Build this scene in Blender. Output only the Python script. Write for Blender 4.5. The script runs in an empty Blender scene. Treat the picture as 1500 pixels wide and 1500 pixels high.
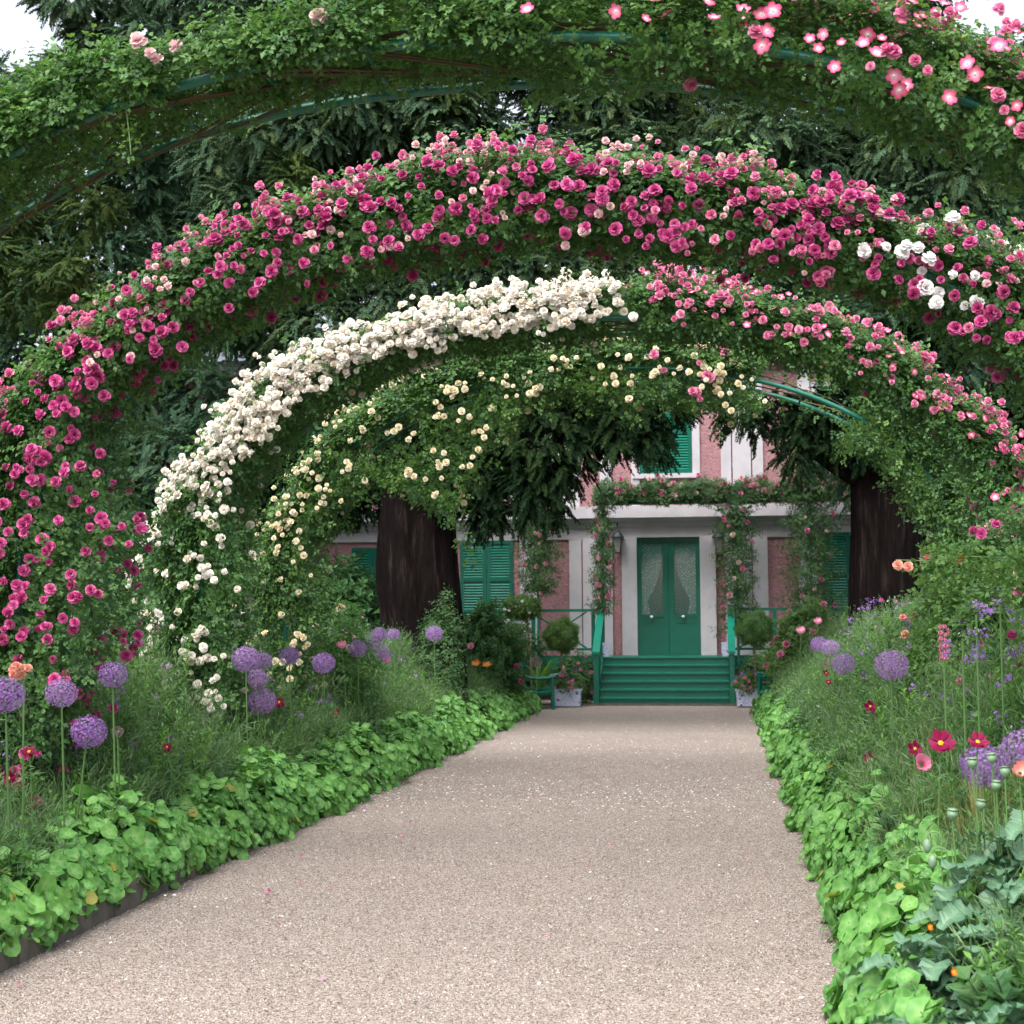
import bpy, math, random
import numpy as np
from mathutils import Vector, Matrix

random.seed(7)
RNG = np.random.default_rng(11)
SC = bpy.context.scene
COL = SC.collection
PI = math.pi

# ------------------------------------------------------------------ camera
FPX = 2200.0                       # focal length in photo pixels (photo 1500 wide)
CAMZ = 1.7
VPX, VPY = 1055.0, 905.0
ROLL = math.radians(0.9)
_yb = Vector((VPX - 750, -(VPY - 750), -FPX)).normalized()
_zb = Vector((-math.sin(ROLL), math.cos(ROLL), 0))
_zb = (_zb - _zb.dot(_yb) * _yb).normalized()
_xb = _yb.cross(_zb).normalized()
MROT = Matrix((_xb, _yb, _zb))     # camera -> world
cam_d = bpy.data.cameras.new('camera')
cam = bpy.data.objects.new('camera', cam_d)
COL.objects.link(cam)
cam.matrix_world = Matrix.Translation((0, 0, CAMZ)) @ MROT.to_4x4()
cam_d.sensor_width = 36
cam_d.lens = 36 * FPX / 1500
cam_d.clip_end = 2000
cam_d.dof.use_dof = True
cam_d.dof.focus_distance = 10.5
cam_d.dof.aperture_fstop = 5.6
SC.camera = cam

def P(px, py, Y):
    """world point seen at photo pixel px,py on the plane y = Y"""
    d = MROT @ Vector((px - 750, -(py - 750), -FPX))
    t = Y / d.y
    return Vector((d.x * t, Y, CAMZ + d.z * t))

# ------------------------------------------------------------------ world, sun
SUN_EL, SUN_AZ = math.radians(56), math.radians(200)
world = bpy.data.worlds.new('World')
SC.world = world
world.use_nodes = True
wn, wl = world.node_tree.nodes, world.node_tree.links
wn.clear()
sky = wn.new('ShaderNodeTexSky')
sky.sky_type = 'NISHITA'
sky.sun_disc = False
sky.sun_elevation = SUN_EL
sky.sun_rotation = SUN_AZ
sky.air_density = 1.0
sky.dust_density = 4.0
sky.ozone_density = 1.0
hs = wn.new('ShaderNodeHueSaturation')
hs.inputs['Saturation'].default_value = 0.36      # overcast: the blue mostly hidden by cloud
bg = wn.new('ShaderNodeBackground')
bg.inputs['Strength'].default_value = 0.15
wo = wn.new('ShaderNodeOutputWorld')
wl.new(sky.outputs[0], hs.inputs['Color'])
wl.new(hs.outputs[0], bg.inputs['Color'])
wl.new(bg.outputs[0], wo.inputs['Surface'])
sun_d = bpy.data.lights.new('sun', 'SUN')
sun_d.energy = 1.0
sun_d.angle = math.radians(60)
sun_d.color = (1.0, 0.985, 0.96)
sun = bpy.data.objects.new('sun', sun_d)
COL.objects.link(sun)
sun_dir = Vector((math.sin(SUN_AZ) * math.cos(SUN_EL), math.cos(SUN_AZ) * math.cos(SUN_EL), math.sin(SUN_EL)))
sun.rotation_euler = sun_dir.to_track_quat('Z', 'Y').to_euler()

SC.view_settings.view_transform = 'Standard'
SC.view_settings.look = 'None'
SC.view_settings.exposure = 1.62
SC.view_settings.gamma = 1
SC.view_settings.use_curve_mapping = False
SC.render.engine = 'CYCLES'
SC.render.resolution_x = SC.render.resolution_y = 1024
SC.cycles.max_bounces = 6
SC.cycles.diffuse_bounces = 4
SC.cycles.glossy_bounces = 2
SC.cycles.transparent_max_bounces = 8
SC.cycles.transmission_bounces = 3

# ------------------------------------------------------------------ materials
def newmat(name):
    m = bpy.data.materials.new(name)
    m.use_nodes = True
    nt = m.node_tree
    b = nt.nodes['Principled BSDF']
    return m, nt, b

def N(nt, typ, **kw):
    n = nt.nodes.new(typ)
    for k, v in kw.items():
        setattr(n, k, v)
    return n

def ramp(nt, fac, stops):
    r = N(nt, 'ShaderNodeValToRGB')
    e = r.color_ramp.elements
    while len(e) < len(stops):
        e.new(0.5)
    for i, (p, c) in enumerate(stops):
        e[i].position = p
        e[i].color = (*c, 1)
    nt.links.new(fac, r.inputs[0])
    return r.outputs[0]

def noise(nt, scale, detail=3, vec=None, rough=0.6):
    n = N(nt, 'ShaderNodeTexNoise')
    n.inputs['Scale'].default_value = scale
    n.inputs['Detail'].default_value = detail
    n.inputs['Roughness'].default_value = rough
    if vec is None:
        g = N(nt, 'ShaderNodeNewGeometry')
        vec = g.outputs['Position']
    nt.links.new(vec, n.inputs['Vector'])
    return n.outputs['Fac']

def mixc(nt, fac, a, b, mode='MIX'):
    m = N(nt, 'ShaderNodeMix', data_type='RGBA', blend_type=mode)
    for sock, v in ((m.inputs[0], fac), (m.inputs[6], a), (m.inputs[7], b)):
        if isinstance(v, (int, float)):
            sock.default_value = v
        elif isinstance(v, tuple):
            sock.default_value = (*v, 1)
        else:
            nt.links.new(v, sock)
    return m.outputs[2]

def math_(nt, op, a, b=0.0, clamp=False):
    m = N(nt, 'ShaderNodeMath', operation=op, use_clamp=clamp)
    for sock, v in ((m.inputs[0], a), (m.inputs[1], b)):
        if isinstance(v, (int, float)):
            sock.default_value = v
        else:
            nt.links.new(v, sock)
    return m.outputs[0]

def bump(nt, b, h, strength=0.4, dist=0.01):
    bp = N(nt, 'ShaderNodeBump')
    bp.inputs['Strength'].default_value = strength
    bp.inputs['Distance'].default_value = dist
    nt.links.new(h, bp.inputs['Height'])
    nt.links.new(bp.outputs[0], b.inputs['Normal'])

def leafmat(name, cols, trans=0.42, rough=0.45, patch=2.2, tint=None, spec=0.35):
    """leaf or petal: colour from the instance's random number and a slow patchy noise"""
    m, nt, b = newmat(name)
    oi = N(nt, 'ShaderNodeObjectInfo')
    nz = noise(nt, patch, 2)
    f = math_(nt, 'ADD', math_(nt, 'MULTIPLY', oi.outputs['Random'], 0.55), math_(nt, 'MULTIPLY', nz, 0.75))
    f = math_(nt, 'SUBTRACT', f, 0.15, True)
    n = len(cols)
    c = ramp(nt, f, [(i / (n - 1), cc) for i, cc in enumerate(cols)])
    if tint is not None:
        at = N(nt, 'ShaderNodeAttribute', attribute_name='tint')
        c = mixc(nt, at.outputs['Fac'], c, tint)
    nt.links.new(c, b.inputs['Base Color'])
    b.inputs['Roughness'].default_value = rough
    b.inputs['Specular IOR Level'].default_value = spec
    tr = N(nt, 'ShaderNodeBsdfTranslucent')
    tc = mixc(nt, 1.0, c, (1.0, 1.0, 0.6) if cols[0][1] > cols[0][0] else (1, 1, 1), 'MULTIPLY')
    nt.links.new(tc, tr.inputs['Color'])
    mx = N(nt, 'ShaderNodeMixShader')
    mx.inputs[0].default_value = trans
    nt.links.new(b.outputs[0], mx.inputs[1])
    nt.links.new(tr.outputs[0], mx.inputs[2])
    nt.links.new(mx.outputs[0], nt.nodes['Material Output'].inputs['Surface'])
    return m

def paint(name, col, col2=None, rough=0.4, scale=6, bscale=60, bstr=0.15, spec=0.5):
    m, nt, b = newmat(name)
    col2 = col2 or tuple(x * 0.8 for x in col)
    c = mixc(nt, ramp(nt, noise(nt, scale, 5), [(0.35, (0, 0, 0)), (0.7, (1, 1, 1))]), col, col2)
    nt.links.new(c, b.inputs['Base Color'])
    b.inputs['Roughness'].default_value = rough
    b.inputs['Specular IOR Level'].default_value = spec
    bump(nt, b, noise(nt, bscale, 4), bstr, 0.01)
    return m

M = {}
M['rose_leaf'] = leafmat('rose leaf green', [(0.042, 0.105, 0.036), (0.072, 0.18, 0.054), (0.115, 0.25, 0.068), (0.16, 0.31, 0.076)], tint=(0.16, 0.28, 0.06))
M['rose_leaf_dark'] = leafmat('rose leaf dark variety', [(0.030, 0.075, 0.032), (0.052, 0.13, 0.05), (0.09, 0.19, 0.066), (0.13, 0.23, 0.07)], tint=(0.12, 0.20, 0.05))  # darker green rose leaf, mixed among the other greens
M['rose_leaf_pale'] = leafmat('rose leaf pale green', [(0.04, 0.10, 0.025), (0.07, 0.17, 0.04), (0.12, 0.24, 0.06), (0.19, 0.30, 0.08)], tint=(0.22, 0.33, 0.09))
M['nasturtium'] = leafmat('nasturtium leaf', [(0.036, 0.135, 0.028), (0.065, 0.22, 0.042), (0.11, 0.30, 0.055), (0.19, 0.39, 0.06)], trans=0.3, rough=0.5, patch=3.0, tint=(0.26, 0.45, 0.15))
M['nasturtium_yellow'] = leafmat('yellowed nasturtium leaf', [(0.28, 0.32, 0.05), (0.42, 0.38, 0.09)], tint=(0.40, 0.36, 0.12))
M['yew'] = leafmat('yew needles', [(0.006, 0.016, 0.008), (0.010, 0.026, 0.011), (0.018, 0.040, 0.014), (0.035, 0.060, 0.017)], trans=0.15, rough=0.8, patch=0.55, spec=.08)  # near black: shade under the canopy is put into the needle colour
M['yew_mid'] = leafmat('yew needles lit tone', [(0.032, 0.068, 0.046), (0.056, 0.108, 0.062), (0.085, 0.145, 0.072), (0.14, 0.18, 0.065)], trans=0.15, rough=0.8, patch=0.6, spec=.1)  # lit copy of the yew needles, daylight put into the colour
M['yew_olive'] = leafmat('olive conifer needles', [(0.025, 0.055, 0.022), (0.045, 0.085, 0.028), (0.075, 0.115, 0.032), (0.12, 0.15, 0.035)], trans=0.2, rough=0.8, patch=0.8, spec=.1)
M['yew_blue'] = leafmat('blue green conifer needles', [(0.036, 0.088, 0.060), (0.062, 0.135, 0.082), (0.092, 0.17, 0.092), (0.13, 0.19, 0.08)], trans=0.2, rough=0.8, patch=0.5, spec=.1)
M['feather'] = leafmat('feathery green', [(0.075, 0.15, 0.062), (0.11, 0.20, 0.085), (0.155, 0.26, 0.11), (0.21, 0.32, 0.14)], patch=1.2)
M['lance'] = leafmat('lance leaf green', [(0.06, 0.16, 0.04), (0.11, 0.25, 0.06), (0.16, 0.34, 0.075), (0.25, 0.44, 0.10)], patch=1.5)
M['broad'] = leafmat('broad dark leaf', [(0.03, 0.095, 0.035), (0.05, 0.14, 0.045), (0.08, 0.19, 0.055), (0.12, 0.25, 0.065)], patch=1.8)
M['poppy_leaf'] = leafmat('blue green poppy leaf', [(0.05, 0.13, 0.07), (0.08, 0.18, 0.10), (0.12, 0.23, 0.13)], trans=0.2, rough=0.4, tint=(0.2, 0.32, 0.2))
M['grey_leaf'] = leafmat('silvery green leaf', [(0.08, 0.16, 0.10), (0.13, 0.22, 0.14), (0.18, 0.28, 0.18)], trans=0.2)
M['stem'] = leafmat('green stem', [(0.08, 0.17, 0.05), (0.13, 0.25, 0.08)], trans=0.1)
M['grass_dry'] = leafmat('drying grass', [(0.14, 0.2, 0.05), (0.3, 0.3, 0.11), (0.42, 0.36, 0.18)], trans=0.3)
M['magenta'] = leafmat('magenta rose petals', [(0.28, 0.003, 0.085), (0.42, 0.008, 0.15), (0.54, 0.03, 0.23), (0.66, 0.14, 0.36)], trans=0.2, rough=0.6, patch=1.6, tint=(0.68, 0.22, 0.40), spec=0.2)
M['pinkrose'] = leafmat('pink rose petals', [(0.52, 0.015, 0.16), (0.64, 0.06, 0.27), (0.72, 0.17, 0.38), (0.76, 0.36, 0.46)], trans=0.25, rough=0.6, patch=1.6, tint=(0.80, 0.48, 0.54), spec=0.2)
M['hotpink'] = leafmat('hot pink single rose petals', [(0.58, 0.01, 0.12), (0.66, 0.04, 0.18), (0.74, 0.14, 0.30)], trans=0.25, rough=0.6, tint=(0.92, 0.8, 0.8), spec=0.2)
M['palepink'] = leafmat('pale pink rose petals', [(0.72, 0.4, 0.42), (0.80, 0.52, 0.54), (0.6, 0.42, 0.32)], trans=0.25, rough=0.6, tint=(0.85, 0.7, 0.68), spec=0.2)
M['cream'] = leafmat('cream rose petals', [(0.78, 0.60, 0.42), (0.84, 0.77, 0.66), (0.87, 0.83, 0.76), (0.88, 0.85, 0.80)], trans=0.25, rough=0.6, patch=6, tint=(0.88, 0.84, 0.78), spec=0.2)
M['yellowrose'] = leafmat('pale yellow rose petals', [(0.74, 0.55, 0.30), (0.82, 0.70, 0.44), (0.85, 0.77, 0.56), (0.87, 0.82, 0.68)], trans=0.25, rough=0.6, patch=6, tint=(0.87, 0.81, 0.66), spec=0.2)
M['whiterose'] = leafmat('white rose petals', [(0.82, 0.78, 0.76), (0.86, 0.84, 0.84)], trans=0.2, rough=0.6, tint=(0.88, 0.86, 0.84), spec=0.2)
M['coral'] = leafmat('coral rose petals', [(0.75, 0.16, 0.12), (0.80, 0.30, 0.24), (0.84, 0.45, 0.36)], trans=0.25, rough=0.6, tint=(0.85, 0.55, 0.42), spec=0.2)
M['allium'] = leafmat('purple allium florets', [(0.22, 0.09, 0.34), (0.32, 0.15, 0.44), (0.42, 0.23, 0.50), (0.48, 0.30, 0.54)], trans=0.3, rough=0.6, patch=5, tint=(0.50, 0.33, 0.62), spec=0.2)
M['allium_faded'] = leafmat('faded allium florets', [(0.30, 0.22, 0.2), (0.36, 0.25, 0.25), (0.38, 0.26, 0.34)], trans=0.3, rough=0.7, tint=(0.4, 0.3, 0.33), spec=0.2)
M['violet'] = leafmat('violet small petals', [(0.26, 0.10, 0.48), (0.38, 0.18, 0.58), (0.5, 0.26, 0.62)], trans=0.3, spec=0.2)
M['maroon'] = leafmat('crimson petals', [(0.12, 0.002, 0.02), (0.18, 0.003, 0.04), (0.25, 0.005, 0.06)], trans=0.2, rough=0.5, tint=(0.8, 0.45, 0.03), spec=0.2)
M['poppy_pink'] = leafmat('pink poppy petals', [(0.75, 0.28, 0.42), (0.80, 0.36, 0.50)], trans=0.3, rough=0.6, tint=(0.5, 0.04, 0.14), spec=0.2)
M['poppy_mauve'] = leafmat('mauve poppy petals', [(0.55, 0.16, 0.36), (0.62, 0.22, 0.42)], trans=0.3, rough=0.6, tint=(0.3, 0.05, 0.2), spec=0.2)
M['orange'] = leafmat('orange petals', [(0.55, 0.07, 0.005), (0.62, 0.12, 0.01)], trans=0.3, tint=(0.8, 0.5, 0.05))
M['teal'] = paint('green painted iron', (0.004, 0.15, 0.095), (0.006, 0.11, 0.075), 0.35)
M['green_paint'] = paint('emerald house paint', (0.001, 0.125, 0.08), (0.002, 0.10, 0.065), 0.35, 3)
M['green_paint_light'] = paint('emerald paint lighter', (0.002, 0.20, 0.13), (0.002, 0.15, 0.10), 0.3, 5)  # lighter green for slats, lattice, treads and handrails
M['white_wall'] = paint('off white render', (0.56, 0.53, 0.57), (0.47, 0.45, 0.48), 0.85, 2.5, 90, 0.4)
M['cane'] = paint('brown rose cane', (0.10, 0.06, 0.03), (0.05, 0.06, 0.025), 0.8, 12)
M['wood_grey'] = paint('weathered board', (0.13, 0.115, 0.10), (0.06, 0.06, 0.045), 0.85, 9, 40, 0.5)
M['bark_young'] = paint('pale young bark', (0.22, 0.15, 0.08), (0.14, 0.10, 0.06), 0.8, 20)
M['black_iron'] = paint('dark lantern metal', (0.035, 0.035, 0.045), (0.02, 0.02, 0.025), 0.5, 9)
M['knob'] = paint('white china knob', (0.8, 0.8, 0.8), (0.75, 0.75, 0.75), 0.2)
M['pod'] = paint('poppy pod green', (0.16, 0.26, 0.15), (0.12, 0.2, 0.11), 0.5, 30)
M['roof'] = paint('grey slate roof', (0.22, 0.24, 0.28), (0.15, 0.17, 0.2), 0.7, 3)
M['soil'] = paint('dark garden soil', (0.045, 0.035, 0.022), (0.025, 0.03, 0.015), 0.95, 8, 30, 1.0)
M['dark'] = paint('painted room darkness', (0.006, 0.03, 0.025), (0.004, 0.02, 0.018), 0.5, 4)  # colour stands in for the darkness of an unlit room

m, nt, b = newmat('pink roughcast')
c = mixc(nt, ramp(nt, noise(nt, 14, 6), [(0.3, (0, 0, 0)), (0.7, (1, 1, 1))]), (0.46, 0.255, 0.27), (0.36, 0.18, 0.20))
nt.links.new(c, b.inputs['Base Color'])
b.inputs['Roughness'].default_value = 0.95
bump(nt, b, noise(nt, 22, 5), 1.0, 0.05)
M['pink_wall'] = m

m, nt, b = newmat('gravel')
g = N(nt, 'ShaderNodeNewGeometry')
vo = N(nt, 'ShaderNodeTexVoronoi')
vo.inputs['Scale'].default_value = 120
nt.links.new(g.outputs['Position'], vo.inputs['Vector'])
sx = N(nt, 'ShaderNodeSeparateColor')
nt.links.new(vo.outputs['Color'], sx.inputs[0])
c = ramp(nt, sx.outputs[0], [(0.0, (0.07, 0.05, 0.04)), (0.22, (0.24, 0.19, 0.155)), (0.6, (0.40, 0.34, 0.285)), (0.9, (0.50, 0.445, 0.395)), (1.0, (0.58, 0.55, 0.52))])
big = ramp(nt, noise(nt, 1.1, 4), [(0.3, (0.82, 0.79, 0.79)), (0.7, (0.93, 0.89, 0.89))])
c = mixc(nt, 1.0, c, big, 'MULTIPLY')
nt.links.new(c, b.inputs['Base Color'])
b.inputs['Roughness'].default_value = 0.9
h = math_(nt, 'ADD', math_(nt, 'MULTIPLY', vo.outputs['Distance'], -1.0), math_(nt, 'MULTIPLY', noise(nt, 9, 3), 0.8))
bump(nt, b, h, 0.9, 0.012)
M['gravel'] = m

m, nt, b = newmat('gravel stone')
oi = N(nt, 'ShaderNodeObjectInfo')
c = ramp(nt, oi.outputs['Random'], [(0.0, (0.10, 0.065, 0.045)), (0.3, (0.30, 0.22, 0.17)), (0.65, (0.40, 0.345, 0.30)), (0.93, (0.52, 0.47, 0.43)), (1.0, (0.62, 0.60, 0.58))])
nt.links.new(c, b.inputs['Base Color'])
b.inputs['Roughness'].default_value = 0.8
M['stone'] = m

m, nt, b = newmat('yew bark')
g = N(nt, 'ShaderNodeNewGeometry')
mp = N(nt, 'ShaderNodeMapping')
mp.inputs['Scale'].default_value = (7, 7, 0.9)
nt.links.new(g.outputs['Position'], mp.inputs[0])
nz = noise(nt, 1.6, 6, mp.outputs[0])
c = ramp(nt, nz, [(0.3, (0.005, 0.004, 0.004)), (0.55, (0.010, 0.007, 0.0065)), (0.78, (0.045, 0.032, 0.028))])
nt.links.new(c, b.inputs['Base Color'])
b.inputs['Roughness'].default_value = 1.0
b.inputs['Specular IOR Level'].default_value = 0.05
bump(nt, b, nz, 1.0, 0.12)
M['bark'] = m

m, nt, b = newmat('blue and white china')
g = N(nt, 'ShaderNodeNewGeometry')
vo = N(nt, 'ShaderNodeTexVoronoi')
vo.inputs['Scale'].default_value = 9
nt.links.new(g.outputs['Position'], vo.inputs['Vector'])
f1 = ramp(nt, vo.outputs['Distance'], [(0.18, (1, 1, 1)), (0.26, (0, 0, 0))])
vo2 = N(nt, 'ShaderNodeTexVoronoi')
vo2.inputs['Scale'].default_value = 38
nt.links.new(g.outputs['Position'], vo2.inputs['Vector'])
f2 = ramp(nt, vo2.outputs['Distance'], [(0.25, (0.7, 0.7, 0.7)), (0.4, (0, 0, 0))])
f = mixc(nt, 1.0, f1, f2, 'ADD')
c = mixc(nt, f, (0.55, 0.6, 0.75), (0.08, 0.10, 0.34))
nt.links.new(c, b.inputs['Base Color'])
b.inputs['Roughness'].default_value = 0.2
M['china'] = m

m, nt, b = newmat('lace curtain')
g = N(nt, 'ShaderNodeNewGeometry')
vo = N(nt, 'ShaderNodeTexVoronoi')
vo.inputs['Scale'].default_value = 32
nt.links.new(g.outputs['Position'], vo.inputs['Vector'])
f = ramp(nt, vo.outputs['Distance'], [(0.2, (1, 1, 1)), (0.42, (0, 0, 0))])
wv = N(nt, 'ShaderNodeTexWave', wave_type='BANDS', bands_direction='X')
wv.inputs['Scale'].default_value = 5
wv.inputs['Distortion'].default_value = 1.5
nt.links.new(g.outputs['Position'], wv.inputs['Vector'])
c = mixc(nt, f, (0.14, 0.24, 0.23), (0.62, 0.70, 0.72))
c = mixc(nt, math_(nt, 'MULTIPLY', wv.outputs['Fac'], 0.35), c, (0.07, 0.15, 0.14))
nt.links.new(c, b.inputs['Base Color'])
M['lace'] = m

m, nt, b = newmat('window glass')
tr = N(nt, 'ShaderNodeBsdfTransparent')
gl = N(nt, 'ShaderNodeBsdfGlossy')
gl.inputs['Roughness'].default_value = 0.05
mx = N(nt, 'ShaderNodeMixShader')
mx.inputs[0].default_value = 0.10
nt.links.new(tr.outputs[0], mx.inputs[1])
nt.links.new(gl.outputs[0], mx.inputs[2])
nt.links.new(mx.outputs[0], nt.nodes['Material Output'].inputs['Surface'])
M['glass'] = m
m, nt, b = newmat('frosted lantern glass')
b.inputs['Base Color'].default_value = (0.42, 0.38, 0.38, 1)
b.inputs['Roughness'].default_value = 0.25
M['lantern_glass'] = m

# ------------------------------------------------------------------ mesh helpers
class MB:
    def __init__(self):
        self.v, self.f, self.t = [], [], []
    def add(self, vs, fs, tint=0.0):
        o = len(self.v)
        self.v += [tuple(p) for p in vs]
        self.t += list(tint) if isinstance(tint, (list, tuple)) else [tint] * len(vs)
        self.f += [tuple(i + o for i in f) for f in fs]
    def box(self, x0, x1, y0, y1, z0, z1):
        if x0 > x1: x0, x1 = x1, x0
        v = [(x, y, z) for z in (z0, z1) for y in (y0, y1) for x in (x0, x1)]
        self.add(v, [(0, 2, 3, 1), (4, 5, 7, 6), (0, 1, 5, 4), (2, 6, 7, 3), (0, 4, 6, 2), (1, 3, 7, 5)])
    def tube(self, pts, r, n=6, r1=None, cap=True):
        pts = [Vector(p) for p in pts]
        k = len(pts)
        vs, fs = [], []
        prev = None
        for i, p in enumerate(pts):
            t = (pts[min(i + 1, k - 1)] - pts[max(i - 1, 0)])
            t = t.normalized() if t.length > 1e-9 else Vector((0, 0, 1))
            if prev is None:
                a = t.orthogonal().normalized()
            else:
                a = prev - prev.dot(t) * t
                a = a.normalized() if a.length > 1e-6 else t.orthogonal().normalized()
            prev = a
            bb = t.cross(a)
            if isinstance(r, (list, tuple)):
                rr = r[i]
            else:
                rr = r if r1 is None else r + (r1 - r) * i / max(1, k - 1)
            for j in range(n):
                an = 2 * PI * j / n
                vs.append(p + (a * math.cos(an) + bb * math.sin(an)) * rr)
        for i in range(k - 1):
            for j in range(n):
                fs.append((i * n + j, i * n + (j + 1) % n, (i + 1) * n + (j + 1) % n, (i + 1) * n + j))
        if cap:
            fs.append(tuple(range(n))[::-1])
            fs.append(tuple((k - 1) * n + j for j in range(n)))
        self.add(vs, fs)
    def lathe(self, prof, c=(0, 0, 0), n=16, sq=0):
        vs, fs = [], []
        for r, z in prof:
            for j in range(n):
                a = 2 * PI * (j + 0.5) / n
                vs.append((c[0] + r * math.cos(a), c[1] + r * math.sin(a), c[2] + z))
        for i in range(len(prof) - 1):
            for j in range(n):
                fs.append((i * n + j, i * n + (j + 1) % n, (i + 1) * n + (j + 1) % n, (i + 1) * n + j))
        fs.append(tuple(range(n))[::-1])
        fs.append(tuple((len(prof) - 1) * n + j for j in range(n)))
        self.add(vs, fs)
    def leaf(self, base, d, up, L, W, fold=0.25, droop=0.15, tint=(0, 0, 0, 0)):
        """6-vertex leaf, folded along the midrib: 4 triangles"""
        base, d = Vector(base), Vector(d).normalized()
        s = d.cross(Vector(up))
        s = s.normalized() if s.length > 1e-6 else d.orthogonal().normalized()
        u = s.cross(d)
        m1 = base + d * L * 0.5 - u * L * droop * 0.2
        tip = base + d * L - u * L * droop
        vs = [base, m1 + s * W * 0.5 + u * W * fold, tip, m1 - s * W * 0.5 + u * W * fold, m1]
        self.add(vs, [(0, 4, 1), (1, 4, 2), (0, 3, 4), (3, 2, 4)], [tint[0], tint[1], tint[2], tint[1], tint[3]])
    def mesh(self, name, mat, smooth=False):
        me = bpy.data.meshes.new(name)
        me.from_pydata(self.v, [], self.f)
        if any(self.t):
            at = me.attributes.new('tint', 'FLOAT', 'POINT')
            at.data.foreach_set('value', self.t)
        me.materials.append(mat)
        if smooth:
            me.polygons.foreach_set('use_smooth', [True] * len(me.polygons))
        me.update()
        return me
    def build(self, name, mat, parent=None, smooth=False, **props):
        o = bpy.data.objects.new(name, self.mesh(name, mat, smooth))
        COL.objects.link(o)
        if parent is not None:
            o.parent = parent
        for k, v in props.items():
            o[k] = v
        return o

def thing(name, label, cat, loc=(0, 0, 0), group=None, rotz=0):
    o = bpy.data.objects.new(name, None)
    o.empty_display_size = 0.1
    COL.objects.link(o)
    o.location = loc
    o.rotation_euler = (0, 0, rotz)
    o['label'], o['category'] = label, cat
    if group:
        o['group'] = group
    return o

def inst(name, mesh, parent, loc, rot=(0, 0, 0), scale=1.0):
    o = bpy.data.objects.new(name, mesh)
    COL.objects.link(o)
    o.parent = parent
    o.location = loc
    o.rotation_euler = rot
    o.scale = (scale,) * 3 if isinstance(scale, (int, float, np.floating)) else scale
    return o

# --- scattering of prototype meshes on points (only for stuff)
PROTO = {}
def proto(key, meshes):
    c = bpy.data.collections.new('prototypes ' + key)
    for i, me in enumerate(meshes):
        c.objects.link(bpy.data.objects.new('%s_%02d' % (key, i), me))
    PROTO[key] = (c, len(meshes), meshes)
    ng = bpy.data.node_groups.new('scatter ' + key, 'GeometryNodeTree')
    ng.interface.new_socket('Geometry', in_out='INPUT', socket_type='NodeSocketGeometry')
    ng.interface.new_socket('Geometry', in_out='OUTPUT', socket_type='NodeSocketGeometry')
    gi, go = ng.nodes.new('NodeGroupInput'), ng.nodes.new('NodeGroupOutput')
    ip = ng.nodes.new('GeometryNodeInstanceOnPoints')
    ci = ng.nodes.new('GeometryNodeCollectionInfo')
    ci.inputs['Collection'].default_value = c
    ci.inputs['Separate Children'].default_value = True
    ci.inputs['Reset Children'].default_value = True
    L = ng.links
    L.new(gi.outputs[0], ip.inputs['Points'])
    L.new(ci.outputs[0], ip.inputs['Instance'])
    ip.inputs['Pick Instance'].default_value = True
    for nm, typ, sock in (('rot', 'FLOAT_VECTOR', 'Rotation'), ('size', 'FLOAT', 'Scale'), ('idx', 'INT', 'Instance Index')):
        na = ng.nodes.new('GeometryNodeInputNamedAttribute')
        na.data_type = typ
        na.inputs['Name'].default_value = nm
        L.new(na.outputs['Attribute'], ip.inputs[sock])
    L.new(ip.outputs[0], go.inputs[0])
    PROTO[key] += (ng,)

def scatter(name, key, pts, rots, sizes, parent=None, **props):
    c, n, meshes, ng = PROTO[key]
    pts = np.asarray(pts, dtype=np.float32).reshape(-1, 3)
    k = len(pts)
    me = bpy.data.meshes.new(name)
    me.vertices.add(k)
    me.vertices.foreach_set('co', pts.ravel())
    a = me.attributes.new('rot', 'FLOAT_VECTOR', 'POINT')
    a.data.foreach_set('vector', np.asarray(rots, dtype=np.float32).ravel())
    a = me.attributes.new('size', 'FLOAT', 'POINT')
    a.data.foreach_set('value', np.asarray(sizes, dtype=np.float32) * np.ones(k, dtype=np.float32))
    a = me.attributes.new('idx', 'INT', 'POINT')
    a.data.foreach_set('value', RNG.integers(0, n, k).astype(np.int32))
    me.update()
    o = bpy.data.objects.new(name, me)
    COL.objects.link(o)
    if parent is not None:
        o.parent = parent
    md = o.modifiers.new('scatter', 'NODES')
    md.node_group = ng
    o['kind'] = 'stuff'
    for kk, v in props.items():
        o[kk] = v
    return o

def unit(a):
    a = np.asarray(a, dtype=float)
    return a / np.maximum(np.linalg.norm(a, axis=-1, keepdims=True), 1e-9)

def euler_z(nrm, spin=None):
    """euler angles that turn local Z onto nrm, spun at random about it"""
    z = unit(nrm)
    k = len(z)
    if spin is None:
        spin = RNG.uniform(0, 2 * PI, k)
    ref = np.where(np.abs(z[:, 2:3]) < 0.9, [[0, 0, 1.0]], [[1.0, 0, 0]])
    x0 = unit(np.cross(ref, z))
    y0 = np.cross(z, x0)
    x = x0 * np.cos(spin)[:, None] + y0 * np.sin(spin)[:, None]
    y = np.cross(z, x)
    return mat_euler(x, y, z)

def euler_x(d, up):
    """local X onto d, local Z near up"""
    x = unit(d)
    y = unit(np.cross(up, x))
    z = np.cross(x, y)
    return mat_euler(x, y, z)

def mat_euler(x, y, z):
    ry = np.arcsin(np.clip(-x[:, 2], -1, 1))
    rx = np.arctan2(y[:, 2], z[:, 2])
    rz = np.arctan2(x[:, 1], x[:, 0])
    return np.stack([rx, ry, rz], 1)

def randdir(k):
    return unit(RNG.normal(size=(k, 3)))

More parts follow.
